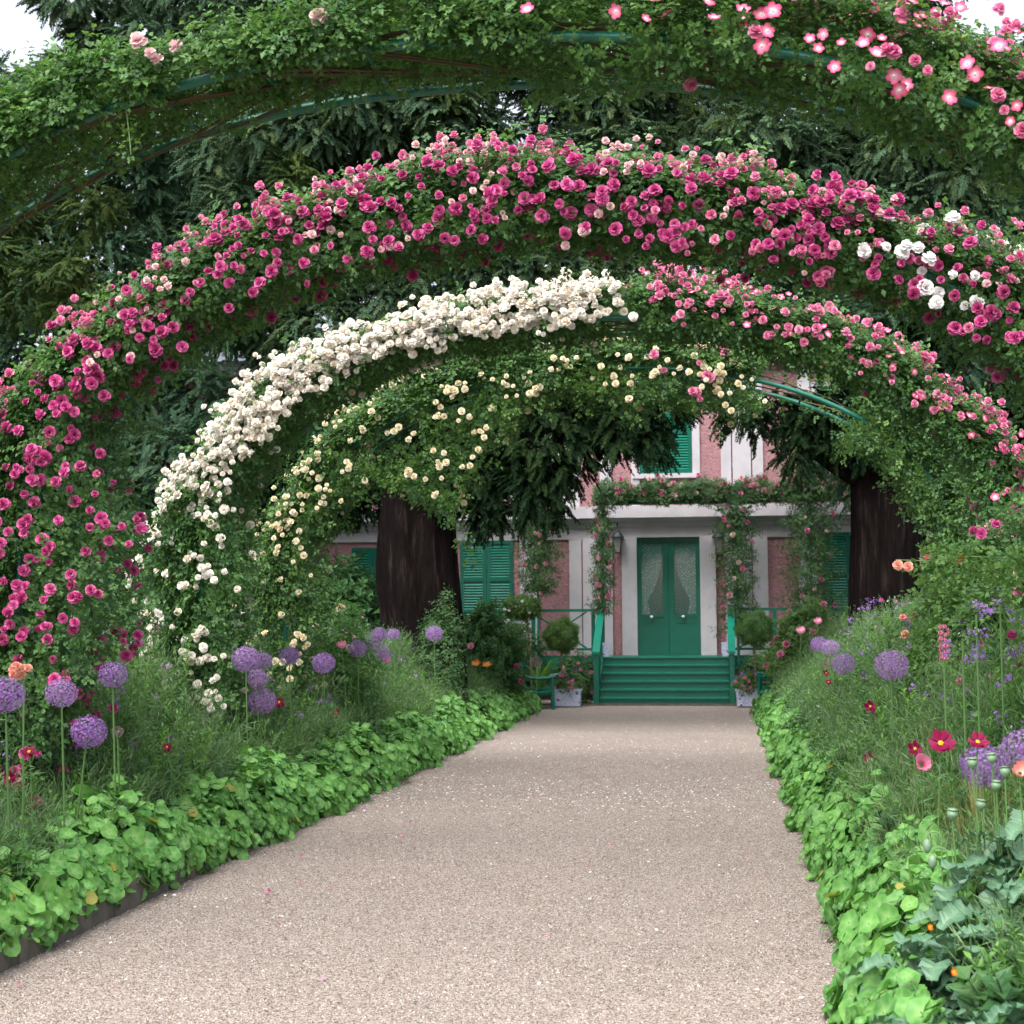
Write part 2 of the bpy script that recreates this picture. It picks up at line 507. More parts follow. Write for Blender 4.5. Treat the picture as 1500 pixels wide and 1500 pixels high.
def wav(u, seed=0, f=1.0):
    """smooth 1-D wobble in 0..1"""
    u = np.asarray(u, dtype=float) * f
    return 0.5 + 0.25 * np.sin(u * 7.1 + seed) + 0.15 * np.sin(u * 17.3 + seed * 2.1) + 0.10 * np.sin(u * 41.7 + seed * 3.7)

# ------------------------------------------------------------------ prototypes
R = random.Random(3)
def rv(s=1.0):
    return Vector((R.uniform(-s, s), R.uniform(-s, s), R.uniform(-s, s)))

def sprig_mesh(mat, leaflets=5, fronds=3, L=0.035, W=0.024, spread=0.9):
    mb = MB()
    for k in range(fronds):
        an = 2 * PI * k / fronds + R.uniform(-0.5, 0.5)
        d = Vector((math.cos(an), math.sin(an), R.uniform(0.1, 0.9)))
        d.normalize()
        base = d * 0.015
        up = (Vector((0, 0, 1)) + rv(0.4)).normalized()
        side = d.cross(up).normalized()
        ln = R.uniform(0.07, 0.10) * spread
        npair = leaflets // 2
        for j in range(npair):
            p = base + d * ln * (0.35 + 0.6 * j / max(1, npair)) - Vector((0, 0, 0.01 * j))
            for s in (-1, 1):
                dd = (d * 0.55 + side * s + rv(0.15)).normalized()
                mb.leaf(p, dd, up + rv(0.35), L * R.uniform(0.8, 1.15), W * R.uniform(0.85, 1.15), 0.15, 0.2, (0, 0.25 * R.random(), 0.1, 0))
        mb.leaf(base + d * ln, d + rv(0.15), up + rv(0.2), L * 1.15, W * 1.1, 0.15, 0.25, (0, 0.25 * R.random(), 0.1, 0))
    return mb.mesh('sprig', mat)

for key, mt in (('sprig', 'rose_leaf'), ('sprig_dark', 'rose_leaf_dark'), ('sprig_pale', 'rose_leaf_pale')):
    proto(key, [sprig_mesh(M[mt]) for _ in range(6)])

def rose_mesh(mat, r=0.5):
    """double rose, local Z is the way it faces; radius about 0.5"""
    mb = MB()
    for n, tilt in ((5, -0.35), (5, 0.3), (4, 0.85), (3, 1.25)):
        for k in range(n):
            an = 2 * PI * (k + R.uniform(-0.2, 0.2)) / n + tilt * 3
            rad = Vector((math.cos(an), math.sin(an), 0))
            tan = Vector((-rad.y, rad.x, 0))
            t = tilt + R.uniform(-0.15, 0.15)
            out = rad * math.cos(t) + Vector((0, 0, math.sin(t)))
            nn = Vector((0, 0, 1)) * math.cos(t) - rad * math.sin(t)
            w = r * (0.62 if tilt < .5 else 0.45)
            rr = r * R.uniform(0.86, 1.05)
            mid = out * rr * 0.62 + nn * 0.12
            tip = out * rr
            e = R.uniform(0.2, 0.9)
            mb.add([out * 0.04, mid - tan * w, tip - tan * w * 0.55, tip + tan * w * 0.55, mid + tan * w],
                   [(0, 1, 2), (0, 2, 3), (0, 3, 4)], [0.0, e * 0.35, e, e, e * 0.35])
    return mb.mesh('rose', mat)

def single_mesh(mat, eye=True):
    mb = MB()
    for k in range(5):
        an = 2 * PI * k / 5
        rad = Vector((math.cos(an), math.sin(an), 0))
        tan = Vector((-rad.y, rad.x, 0))
        b0 = rad * 0.04
        z = Vector((0, 0, 0.12 + R.uniform(-0.05, 0.05)))
        mb.add([rad * .02, rad * 0.3 - tan * 0.24 + z * 0.4, rad * 0.5 - tan * 0.13 + z, rad * 0.5 + tan * 0.13 + z, rad * 0.3 + tan * 0.24 + z * 0.4, rad * 0.22 + z * 0.2],
               [(0, 1, 5), (1, 2, 5), (2, 3, 5), (3, 4, 5), (4, 0, 5)], [1.0 if eye else 0.3, 0.05, 0.0, 0.0, 0.05, 0.30 if eye else 0.0])
    for k in range(6):
        an = 2 * PI * k / 6
        mb.add([(0.09 * math.cos(an), 0.09 * math.sin(an), 0.05), (0.09 * math.cos(an + 1.05), 0.09 * math.sin(an + 1.05), 0.05), (0, 0, 0.12)], [(0, 1, 2)], 1.0)
    return mb.mesh('single_rose', mat)

ROSES = {}
for key in ('magenta', 'pinkrose', 'palepink', 'cream', 'yellowrose', 'whiterose', 'coral'):
    ms = [rose_mesh(M[key]) for _ in range(4)]
    ROSES[key] = ms
    proto('rose_' + key, ms)
ROSES['hotpink'] = [single_mesh(M['hotpink']) for _ in range(3)]
proto('rose_hotpink', ROSES['hotpink'])
ROSES['mixpink'] = ROSES['pinkrose'] + ROSES['hotpink']
proto('rose_mixpink', ROSES['mixpink'])

def yew_mesh(mat, n=22, L=0.36, droop=0.6, wide=0.13):
    """a flat drooping spray along local X"""
    mb = MB()
    for k in range(n):
        t = (k + 0.5) / n
        p = Vector((L * t, 0, -droop * L * t * t * 0.6))
        for s in (-1, 1):
            d = Vector((0.75, s * (1.0 - 0.35 * t), -0.35 - 0.3 * R.random())) + rv(0.25)
            ln = wide * (1 - 0.65 * t) * R.uniform(0.55, 1.1)
            mb.leaf(p, d, Vector((0, 0, 1)) + rv(0.4), ln, ln * 0.2 + 0.012, 0.1, 0.3)
            d2 = d.normalized()
            for q in range(2):
                pp = p + d2 * ln * R.uniform(0.3, 0.8)
                mb.leaf(pp, d2 + rv(0.9), Vector((0, 0, 1)) + rv(0.5), ln * 0.45, 0.018, 0.1, 0.3)
    return mb.mesh('spray', mat)
proto('yew', [yew_mesh(M['yew']) for _ in range(5)])
proto('yew_mid', [yew_mesh(M['yew_mid']) for _ in range(5)])
proto('yew_olive', [yew_mesh(M['yew_olive']) for _ in range(5)])
proto('yew_blue', [yew_mesh(M['yew_blue']) for _ in range(5)])

def nast_mesh(mat, n=10):
    mb = MB()
    vs = [(0, 0, -0.06)]
    tn = [1.0]
    ph = R.uniform(0, 6)
    for ring, rr in ((0, 0.30), (1, 0.5)):
        for k in range(n):
            an = 2 * PI * k / n
            r = rr * (1 + (0.07 * math.cos(5 * an + ph) if ring else 0.0)) * R.uniform(0.96, 1.04)
            vs.append((r * math.cos(an), r * math.sin(an), (0.01 if ring else -0.02) + 0.07 * math.sin(2 * an + ph) * ring + R.uniform(-0.015, 0.015)))
            tn.append((0.38 if k % 2 == 0 else 0.0) * (1 if not ring else 0.6))
    fs = [(0, 1 + k, 1 + (k + 1) % n) for k in range(n)]
    fs += [(1 + k, 1 + n + k, 1 + n + (k + 1) % n, 1 + (k + 1) % n) for k in range(n)]
    mb.add(vs, fs, tn)
    return mb.mesh('nasturtium_leaf', mat, True)
NAST = [nast_mesh(M['nasturtium']) for _ in range(6)]
NASTY = [nast_mesh(M['nasturtium_yellow'], 8) for _ in range(2)]
proto('nasturtium', NAST)

def shoot_mesh(mat, H=0.4, n=26, L=0.09, W=0.016, tilt=0.6, fold=0.2):
    mb = MB()
    lean = rv(0.08)
    for k in range(n):
        t = (k + 0.5) / n
        p = Vector((lean.x * t, lean.y * t, H * t))
        an = k * 2.4
        d = Vector((math.cos(an), math.sin(an), tilt + 0.9 * t))
        mb.leaf(p, d, (0, 0, 1), L * (1.15 - 0.7 * t) * R.uniform(0.8, 1.2), W * R.uniform(0.8, 1.2), fold, 0.3)
    mb.tube([(0, 0, 0), (lean.x, lean.y, H)], 0.003, 3, cap=False)
    return mb.mesh('shoot', mat)
proto('lance', [shoot_mesh(M['lance'], W=0.022) for _ in range(5)])
def feather_mesh(mat):
    mb = MB()
    for s in range(6):
        an = s * 1.05 + R.random()
        ax = Vector((math.cos(an) * 0.35, math.sin(an) * 0.35, 1)).normalized()
        for k in range(12):
            t = (k + 1) / 12
            p = ax * 0.42 * t
            d = ax * 0.8 + rv(0.9)
            mb.leaf(p, d, rv(1), R.uniform(0.05, 0.12), 0.0065, 0.1, 0.15)
    return mb.mesh('feathery_shoot', mat)
proto('feather', [feather_mesh(M['feather']) for _ in range(5)])
proto('broad', [shoot_mesh(M['broad'], 0.28, 16, 0.13, 0.05, 0.25) for _ in range(5)])
proto('grey', [shoot_mesh(M['grey_leaf'], 0.25, 18, 0.07, 0.028, 0.4) for _ in range(4)])
def tuft_mesh(mat, n=22, H=0.5):
    mb = MB()
    for k in range(n):
        an = R.uniform(0, 6.28)
        d = Vector((math.cos(an) * 0.45, math.sin(an) * 0.45, 1))
        mb.leaf((R.uniform(-.04, .04), R.uniform(-.04, .04), 0), d, (d.x, d.y, 0.2), H * R.uniform(0.5, 1.1), 0.009, 0.1, 0.25)
    return mb.mesh('tuft', mat)
proto('drygrass', [tuft_mesh(M['grass_dry']) for _ in range(3)])
def floret_mesh(mat, n=9, s=0.05, fl=0.016):
    mb = MB()
    for k in range(n):
        p = rv(s)
        p.z *= 0.8
        nrm = (p + rv(0.02)).normalized()
        a = nrm.orthogonal().normalized()
        bb = nrm.cross(a)
        for q in range(4):
            c, sn = math.cos(q * PI / 2), math.sin(q * PI / 2)
            d = a * c + bb * sn
            mb.add([p, p + d * fl * 0.7 + (a * -sn + bb * c) * fl * 0.4, p + d * fl * 1.1, p + d * fl * 0.7 - (a * -sn + bb * c) * fl * 0.4], [(0, 1, 2, 3)])
    return mb.mesh('florets', mat)
proto('violet', [floret_mesh(M['violet']) for _ in range(4)])
proto('whiteflor', [floret_mesh(M['whiterose'], 6) for _ in range(3)])
proto('pinkflor', [floret_mesh(M['pinkrose'], 5, 0.03, 0.02) for _ in range(3)])

def pebble_mesh():
    mb = MB()
    vs = []
    for i in range(6):
        d = [Vector((1, 0, 0)), Vector((-1, 0, 0)), Vector((0, 1, 0)), Vector((0, -1, 0)), Vector((0, 0, .6)), Vector((0, 0, -.6))][i]
        vs.append(d * R.uniform(0.4, 0.65) + rv(0.12))
    mb.add(vs, [(0, 2, 4), (2, 1, 4), (1, 3, 4), (3, 0, 4), (2, 0, 5), (1, 2, 5), (3, 1, 5), (0, 3, 5)])
    return mb.mesh('pebble', M['stone'])
proto('pebble', [pebble_mesh() for _ in range(5)])
def petal_mesh(mat):
    mb = MB()
    mb.add([(-.5, 0, 0), (-.2, -.4, .1), (.4, -.3, .16), (.5, .1, .05), (.2, .45, .14), (-.3, .3, .06)], [(0, 1, 2), (0, 2, 3), (0, 3, 4), (0, 4, 5)])
    return mb.mesh('petal', mat)
proto('petal_white', [petal_mesh(M['whiterose'])])
proto('petal_pink', [petal_mesh(M['pinkrose'])])

# ------------------------------------------------------------------ setting: ground, path
PX0, PX1 = -3.5, 0.80
mb = MB(); mb.add([(-300, -60, -0.012), (300, -60, -0.012), (300, 500, -0.012), (-300, 500, -0.012)], [(0, 1, 2, 3)])
mb.build('ground', M['soil'], kind='structure')
mb = MB()
mb.add([(PX0, -3, 0), (PX1, -3, 0), (PX1, 29.9, 0), (PX0, 29.9, 0)], [(0, 1, 2, 3)])
mb.add([(-16, 29.9, 0.0), (14, 29.9, 0.0), (14, 32.2, 0.0), (-16, 32.2, 0.0)], [(0, 1, 2, 3)])
mb.build('gravel_path', M['gravel'], kind='structure')

# loose pebbles, denser near the camera
k = 90000
yy = 4.2 + 14 * RNG.random(k) ** 1.9
xx = RNG.uniform(PX0, PX1, k)
pts = np.stack([xx, yy, np.full(k, 0.002)], 1)
scatter('loose_gravel', 'pebble', pts, RNG.uniform(0, 6.28, (k, 3)), 0.004 + 0.007 * RNG.random(k) ** 2 + 0.0002 * yy)
# petals blown in bands under the arches
k = 2300
yb = np.where(RNG.random(k) < 0.6, RNG.normal(14.7, 0.9, k), np.where(RNG.random(k) < 0.5, RNG.normal(19.5, 1.0, k), RNG.uniform(5, 28, k)))
pts = np.stack([RNG.uniform(PX0 + .05, PX1 - .1, k), yb, np.full(k, 0.012)], 1)
scatter('fallen_white_petals', 'petal_white', pts, np.stack([RNG.normal(0, .2, k), RNG.normal(0, .2, k), RNG.uniform(0, 6.28, k)], 1), RNG.uniform(0.010, 0.024, k),
        label='pale rose petals strewn in bands across the gravel path', category='petals')
k = 110
pts = np.stack([RNG.uniform(PX0 + .05, PX1 - .1, k), RNG.uniform(5, 24, k), np.full(k, 0.014)], 1)
scatter('fallen_pink_petals', 'petal_pink', pts, np.stack([RNG.normal(0, .2, k), RNG.normal(0, .2, k), RNG.uniform(0, 6.28, k)], 1), RNG.uniform(0.015, 0.035, k),
        label='single pink petals dropped here and there on the gravel', category='petals')

# edging boards
def edging(x, label, side):
    t = thing('bed_edging', label, 'edging', (x, 0, 0), 'timber edgings of the path')
    y = 3.0
    meshes = []
    for q in range(5):
        mb = MB()
        h = 0.17 + R.uniform(-0.012, 0.012)
        mb.box(-0.016, 0.016, 0.004, 0.296, -0.05, h)
        meshes.append(mb.mesh('board', M['wood_grey']))
    while y < 29:
        inst('board', R.choice(meshes), t, (R.uniform(-.006, .006), y, 0), (0, R.uniform(-.03, .03), 0))
        y += 0.3
edging(PX0, 'row of weathered grey boards holding the left flower bed beside the gravel', -1)
edging(PX1, 'row of low grey boards half hidden under leaves right of the gravel', 1)

# ------------------------------------------------------------------ house
HY = 32.2
def HX(px): return P(px, 800, HY).x
def HZ(py): return P(979, py, HY).z
DXC = HX(979)
DECK = 0.92
house = thing('house', 'long pink and white rendered house with emerald shutters behind the steps', 'house', (DXC, HY, 0))
def hb(name, boxes, mat, parent=house, org=None, **kw):
    mb = MB()
    ox, oy, oz = org if org is not None else house.location
    for x0, x1, y0, y1, z0, z1 in boxes:
        mb.box(x0 - ox, x1 - ox, y0 - oy, y1 - oy, z0 - oz, z1 - oz)
    return mb.build(name, mat, parent, **kw)
HL, HR = -15.0, 13.0
hb('wall', [(HL, HR, HY, HY + 9, 0, 7.4)], M['pink_wall'])
cz0, cz1 = HZ(768), HZ(750)
# cornice bands of the ground floor
hb('cornice', [(HL, HR, HY - 0.10, HY - 0.002, cz0 - 0.06, cz0 + 0.05), (HL, HR, HY - 0.2, HY - 0.002, cz0 + 0.053, cz0 + 0.13), (HL, HR, HY - 0.32, HY - 0.002, cz0 + 0.133, cz1 + 0.12)], M['white_wall'])
hb('frieze', [(HL, HR, HY - 0.05, HY - 0.002, cz0 - 0.30, cz0 - 0.063)], M['white_wall'])
hb('eaves_cornice', [(HL, HR, HY - 0.35, HY - 0.002, 7.15, 7.42)], M['white_wall'])
mb = MB()
mb.add([(HL - .3, HY - .5, 7.42), (HR + .3, HY - .5, 7.42), (HR + .3, HY + 4.5, 10.4), (HL - .3, HY + 4.5, 10.4), (HL - .3, HY + 9.5, 7.42), (HR + .3, HY + 9.5, 7.42)],
       [(0, 1, 2, 3), (3, 2, 5, 4), (0, 3, 4), (1, 5, 2), (0, 4, 5, 1)])
mb.v = [(v[0] - DXC, v[1] - HY, v[2]) for v in mb.v]
roof = mb.build('roof', M['roof'], house)
for cx in (-12.5, 10.0):
    hb('chimney', [(cx, cx + 0.8, HY + 4, HY + 4.7, 9.5, 11.6)], M['white_wall'], roof)
# pilasters (white bands) between the pink panels
for a, b_ in ((834, 852), (854, 880), (882, 897), (1062, 1078), (1080, 1100), (1102, 1124), (762, 789), (1170, 1196), (560, 575), (352, 371), (640, 668), (1290, 1330), (1420, 1450)):
    xa, xb = HX(a), HX(b_)
    hb('pilaster', [(xa, xb, HY - 0.07 - 0.02 * (a % 3), HY - 0.002, 0.2, cz0 - 0.303)], M['white_wall'])
for a, b_ in ((1058, 1073), (1075, 1102), (1104, 1120), (880, 897), (1020, 1027), (926, 938), (1172, 1190), (1255, 1275), (800, 850), (655, 680), (750, 765)):
    xa, xb = HX(a), HX(b_)
    hb('upper_pilaster', [(xa, xb, HY - 0.06 - 0.02 * (a % 3), HY - 0.002, cz1 + 0.123, 7.147)], M['white_wall'])
# door surround
for a, b_ in ((911, 933), (1025, 1048)):
    hb('door_jamb', [(HX(a), HX(b_), HY - 0.16, HY - 0.002, DECK, cz0 - 0.27)], M['white_wall'])
hb('door_lintel', [(HX(933) + .002, HX(1025) - .002, HY - 0.158, HY - 0.002, HZ(787), cz0 - 0.27)], M['white_wall'])
# shutters with louvres
def shutter(x0, x1, z0, z1, y, nrow=2, louvre=True):
    w = x1 - x0
    f = 0.075
    org = (x0, y, z0)
    mb = MB()
    mb.box(0, f, -0.04, 0, 0, z1 - z0)
    mb.box(w - f, w, -0.04, 0, 0, z1 - z0)
    hts = [0, (z1 - z0) * 0.48, z1 - z0 - f]
    if not louvre: hts = [0, (z1 - z0) * 0.7, z1 - z0 - f]
    for h in hts:
        mb.box(f + .001, w - f - .001, -0.038, 0, h, h + f)
    mb.box(f, w - f, -0.008, 0, 0, z1 - z0)
    s = mb.build('shutter', M['green_paint'], house)
    s.location = (x0 - DXC, y - HY, z0)
    sl = MB()
    for i in range(len(hts) - 1):
        a, b_ = hts[i] + f, hts[i + 1]
        if not louvre and i == 0:
            continue
        z = a + 0.01
        while z < b_ - 0.03:
            sl.add([(f, -0.034, z), (w - f, -0.034, z), (w - f, -0.011, z + 0.035), (f, -0.011, z + 0.035), (f, -0.034, z + .008), (w - f, -0.034, z + .008)],
                   [(0, 1, 2, 3), (0, 4, 5, 1), (4, 3, 2, 5)])
            z += 0.058
    sl.build('slats', M['green_paint_light'], s, kind='stuff')
    return s
def win(pc, w, pz0, pz1, upper=False, louvre=True):
    xc = HX(pc)
    z0, z1 = HZ(pz0), HZ(pz1)
    shutter(xc - w / 2, xc - 0.006, z0, z1, HY - 0.02, louvre=louvre)
    shutter(xc + 0.006, xc + w / 2, z0, z1, HY - 0.02, louvre=louvre)
    e = 0.12
    if upper:
        hb('window_surround', [(xc - w / 2 - e, xc - w / 2 - .002, HY - .05, HY - .002, z0, z1 + e), (xc + w / 2 + .002, xc + w / 2 + e, HY - .05, HY - .002, z0, z1 + e), (xc - w / 2, xc + w / 2, HY - .05, HY - .002, z1 + .002, z1 + e)], M['white_wall'])
    hb('window_sill', [(xc - w / 2 - .15, xc + w / 2 + .15, HY - .14, HY - .002, z0 - .1, z0 - .003)], M['white_wall'])
win(713, 1.16, 905, 789)
win(1245, 1.16, 905, 783)
win(408, 1.05, 925, 797, louvre=False)
win(547, 0.95, 925, 797, louvre=False)
win(1480, 1.1, 905, 780)
for pc in (977, 1240, 716, 450, 1510):
    win(pc, 1.12, 694, 574, True)

# double door
door_z1 = HZ(787) - .004
dl, dr = HX(933) + .004, HX(1025) - .004
hb('dark_room_sheet', [(dl, dr, HY - .012, HY - .002, DECK, door_z1)], M['dark'])  # flat sheet on the wall, painted dark as the unlit room behind the glass
gz0, gz1 = HZ(900), HZ(795)
for side in (0, 1):
    xa = dl if side == 0 else (dl + dr) / 2 + .004
    xb = (dl + dr) / 2 - .004 if side == 0 else dr
    w = xb - xa
    hingew, meetw = 0.09, 0.12
    gx0, gx1 = (hingew, w - meetw) if side == 0 else (meetw, w - hingew)
    mb = MB()
    H = door_z1 - DECK
    y0, y1 = -0.05, 0.0
    mb.box(0, gx0, y0, y1, 0, H); mb.box(gx1, w, y0, y1, 0, H)
    mb.box(gx0, gx1, y0 + .001, y1, gz1 - DECK, H)
    mb.box(gx0, gx1, y0 + .012, y1, 0.0, gz0 - DECK - .06)
    mb.box(gx0 - .01, gx1 + .01, y0 - .015, y1, gz0 - DECK - .06, gz0 - DECK)
    mb.box(gx0, gx1, y0 + .001, y0 + .011, 0.0, 0.16)
    mb.box(gx0, gx1, y0 + .001, y0 + .011, gz0 - DECK - .18, gz0 - DECK - .062)
    leaf = mb.build('door_leaf', M['green_paint'], house)
    leaf.location = (xa - DXC, -0.015, DECK)
    # tied-back lace curtain: hangs to the outer side
    cb = MB()
    nu, nv = 14, 18
    vs, fs = [], []
    zt, zb_ = gz1 - DECK - .005, gz0 - DECK + .005
    for j in range(nv + 1):
        t = j / nv
        z = zt + (zb_ - zt) * t
        full = gx1 - gx0
        tie = 0.80
        if t < tie:
            ww = full * (0.98 - 0.72 * (t / tie) ** 2.6)
        else:
            ww = full * (0.26 + 0.14 * (t - tie) / (1 - tie))
        for i in range(nu + 1):
            u = i / nu
            x = gx0 + u * ww if side == 0 else gx1 - u * ww
            vs.append((x, -0.016 + 0.006 * math.sin(u * 26), z))
    for j in range(nv):
        for i in range(nu):
            a = j * (nu + 1) + i
            fs.append((a, a + 1, a + nu + 2, a + nu + 1))
    cb.add(vs, fs)
    cb.build('lace_curtain', M['lace'], leaf, True)
    pb = MB()
    pb.add([(gx0, -0.028, zb_), (gx1, -0.028, zb_), (gx1, -0.028, zt), (gx0, -0.028, zt)], [(0, 1, 2, 3)])
    pb.build('glass_pane', M['glass'], leaf)
    # diamond lattice over the lower glass
    lb = MB()
    step = 0.075
    hz = (zt - zb_)
    for s in (-1, 1):
        q = -hz
        while q < (gx1 - gx0) + hz:
            pts_ = []
            for i in range(2):
                pass
            # line x = q + s*z', clipped to the pane
            zz = [0, hz]
            segs = []
            za, zb2 = 0.0, hz
            if s > 0:
                za = max(za, -q); zb2 = min(zb2, (gx1 - gx0) - q)
                if zb2 > za: segs = [(q + za, za), (q + zb2, zb2)]
            else:
                za = max(za, q - (gx1 - gx0)); zb2 = min(zb2, q)
                if zb2 > za: segs = [(q - za, za), (q - zb2, zb2)]
            if segs:
                (xa_, z_a), (xb_, z_b) = segs
                lb.tube([(gx0 + xa_, -0.036 - 0.002 * s, zb_ + z_a), (gx0 + xb_, -0.036 - 0.002 * s, zb_ + z_b)], 0.005, 4)
            q += step
    lb.build('lattice', M['green_paint_light'], leaf, kind='stuff')
    kb = MB()
    kx = 0.45 * w if side == 0 else 0.45 * w
    kb.lathe([(0.012, 0), (0.012, 0.03), (0.032, 0.045), (0.034, 0.065), (0.015, 0.085)], n=12)
    kb.v = [(v[0] + kx, -0.065 - v[2], v[1] + gz0 - DECK - .05) for v in kb.v]
    kb.build('knob', M['knob'], leaf, True)

# veranda deck, steps
FRONT = 29.75
SX0, SX1 = P(878, 1030, FRONT).x, P(1069, 1028, FRONT).x
ver = thing('veranda', 'emerald timber veranda along the pink wall with open crossed railing', 'veranda', (0, 31, 0))
VY = 31.25
def vb(name, boxes, mat=M['green_paint'], parent=ver):
    mb = MB()
    for x0, x1, y0, y1, z0, z1 in boxes:
        mb.box(x0, x1, y0 - 31, y1 - 31, z0, z1)
    return mb.build(name, mat, parent)
xv = -9.0
y0 = VY
while y0 < HY - 0.17:
    vb('deck_board', [(-9, 7.5, y0, y0 + 0.145, DECK - .035, DECK)])
    y0 += 0.15
vb('fascia', [(-9, SX0 - .01, VY - .03, VY - .002, DECK - .26, DECK + .01)])
vb('fascia', [(SX1 + .01, 7.5, VY - .03, VY - .002, DECK - .26, DECK + .01)])
for x in np.arange(-8.9, SX0 - 0.2, 1.25):
    vb('railing_post', [(x, x + .08, VY - .1, VY - .032, 0, DECK + .92)])
for x in np.arange(SX1 + 0.9, 7.4, 1.25):
    vb('railing_post', [(x, x + .08, VY - .1, VY - .032, 0, DECK + .92)])
for xa, xb in ((-9, SX0 - .08), (SX1 + .12, 7.5)):
    vb('top_rail', [(xa, xb, VY - .11, VY - .02, DECK + .922, DECK + .98)])
    vb('bottom_rail', [(xa, xb, VY - .09, VY - .04, DECK + .12, DECK + .17)])
    x = xa + .1
    while x < xb - 1.0:
        for s in (0, 1):
            mb = MB()
            za, zb2 = DECK + .17, DECK + .92
            mb.tube([(x, VY - 31 - .06 - .012 * s, zb2 if s else za), (x + 1.15, VY - 31 - .06 - .012 * s, za if s else zb2)], 0.022, 4)
            mb.build('cross_brace', M['green_paint'], ver)
        x += 1.25

steps = thing('front_steps', 'wide emerald painted timber steps with handrails leading to the door', 'steps', ((SX0 + SX1) / 2, FRONT, 0))
sw = (SX1 - SX0) / 2
nst = 6
rise, tread = DECK / nst, (VY - FRONT - 0.03) / nst
for i in range(nst):
    mb = MB()
    mb.box(-sw, sw, i * tread + 0.02, i * tread + .04, i * rise, (i + 1) * rise - .035)
    st = mb.build('riser', M['green_paint'], steps)
    mb = MB()
    mb.box(-sw, sw, i * tread - 0.012, (i + 1) * tread + .019, (i + 1) * rise - .033, (i + 1) * rise - .001)
    mb.build('tread', M['green_paint_light'], steps)
for s, (pa, pb) in ((-1, (872, 874)), (1, (1067, 1070))):
    x = s * (sw + 0.055)
    mb = MB(); mb.box(x - .05, x + .05, -0.05, 0.06, 0, 1.02)
    mb.build('newel_post', M['green_paint'], steps)
    mb = MB(); mb.box(x - .04, x + .04, VY - FRONT - .12, VY - FRONT - .03, 0, DECK + .98)
    mb.build('upper_post', M['green_paint'], steps)
    mb = MB()
    ya, yb_ = -0.08, VY - FRONT - .03
    za, zb2 = 1.0, DECK + 1.0
    mb.add([(x - .07, ya, za), (x + .07, ya, za), (x + .07, yb_, zb2), (x - .07, yb_, zb2), (x - .07, ya, za + .05), (x + .07, ya, za + .05), (x + .07, yb_, zb2 + .05), (x - .07, yb_, zb2 + .05)],
           [(0, 3, 2, 1), (4, 5, 6, 7), (0, 1, 5, 4), (1, 2, 6, 5), (2, 3, 7, 6), (3, 0, 4, 7)])
    mb.build('handrail', M['green_paint_light'], steps)
    mb = MB()
    x2 = s * (sw + 0.03)
    mb.add([(x2 - .02, 0.07, 0), (x2 - .02, VY - FRONT - .13, 0), (x2 - .02, VY - FRONT - .13, DECK), (x2 - .02, .07, 0.16), (x2 + .02, .07, 0), (x2 + .02, VY - FRONT - .13, 0), (x2 + .02, VY - FRONT - .13, DECK), (x2 + .02, .07, .16)],
           [(0, 1, 2, 3), (4, 7, 6, 5), (3, 2, 6, 7), (0, 3, 7, 4), (1, 5, 6, 2)])
    mb.build('stringer', M['green_paint'], steps)
    for k in range(4):
        yy_ = .25 + .27 * k
        zz_ = 1.0 + (zb2 - za) * (yy_ - ya) / (yb_ - ya)
        mb = MB(); mb.box(x - .015, x + .015, yy_, yy_ + .03, DECK * (yy_ / 1.5), zz_)
        mb.build('baluster', M['green_paint'], steps)

# stone sill line at the end of the gravel
mb = MB(); mb.box(-6, 4, 0, 0.08, -0.02, 0.035)
sl = mb.build('stone_kerb', M['wood_grey']); sl.location = (0, 29.5, 0)
sl['label'], sl['category'] = 'thin dark kerb strip where the gravel meets the foot of the green steps', 'kerb'

# wall lanterns
def lantern(px, label):
    p = P(px, 795, HY - 0.24)
    t = thing('wall_lantern', label, 'lantern', p, 'lanterns flanking the door')
    mb = MB()
    mb.tube([(0, 0.19, 0.36), (0, 0.05, 0.42), (0, 0, 0.36), (0, 0, 0.26)], 0.012, 6)
    mb.build('bracket', M['black_iron'], t)
    mb = MB(); mb.lathe([(0.155, 0.10), (0.15, 0.125), (0.10, 0.2), (0.05, 0.235), (0.045, 0.27), (0.015, 0.3)], n=8)
    mb.build('cap', M['black_iron'], t)
    mb = MB(); mb.lathe([(0.075, -0.20), (0.118, 0.10)], n=4)
    mb.build('glass', M['lantern_glass'], t)
    mb = MB()
    for k in range(4):
        an = 2 * PI * (k + 0.5) / 4
        mb.tube([(0.078 * math.cos(an), 0.078 * math.sin(an), -0.2), (0.122 * math.cos(an), 0.122 * math.sin(an), 0.1)], 0.007, 4)
    mb.lathe([(0.085, -0.23), (0.085, -0.2)], n=4)
    mb.build('frame', M['black_iron'], t)
lantern(904.5, 'black wall lantern left of the green door, hanging clear of leaves')
lantern(1053, 'black wall lantern right of the green door, brushed by climbing rose')

# ------------------------------------------------------------------ plants: generic builders
def leaf_cloud(center, radii, k, shell=0.6):
    d = randdir(k)
    r = shell + (1 - shell) * RNG.random(k) ** 0.5
    lump = 1 + 0.16 * np.sin(d[:, 0] * 6 + center[0] * 3) * np.cos(d[:, 2] * 7 + center[1]) + 0.1 * np.sin(d[:, 1] * 13)
    p = np.asarray(center) + d * (r * lump)[:, None] * np.asarray(radii)
    return p, d

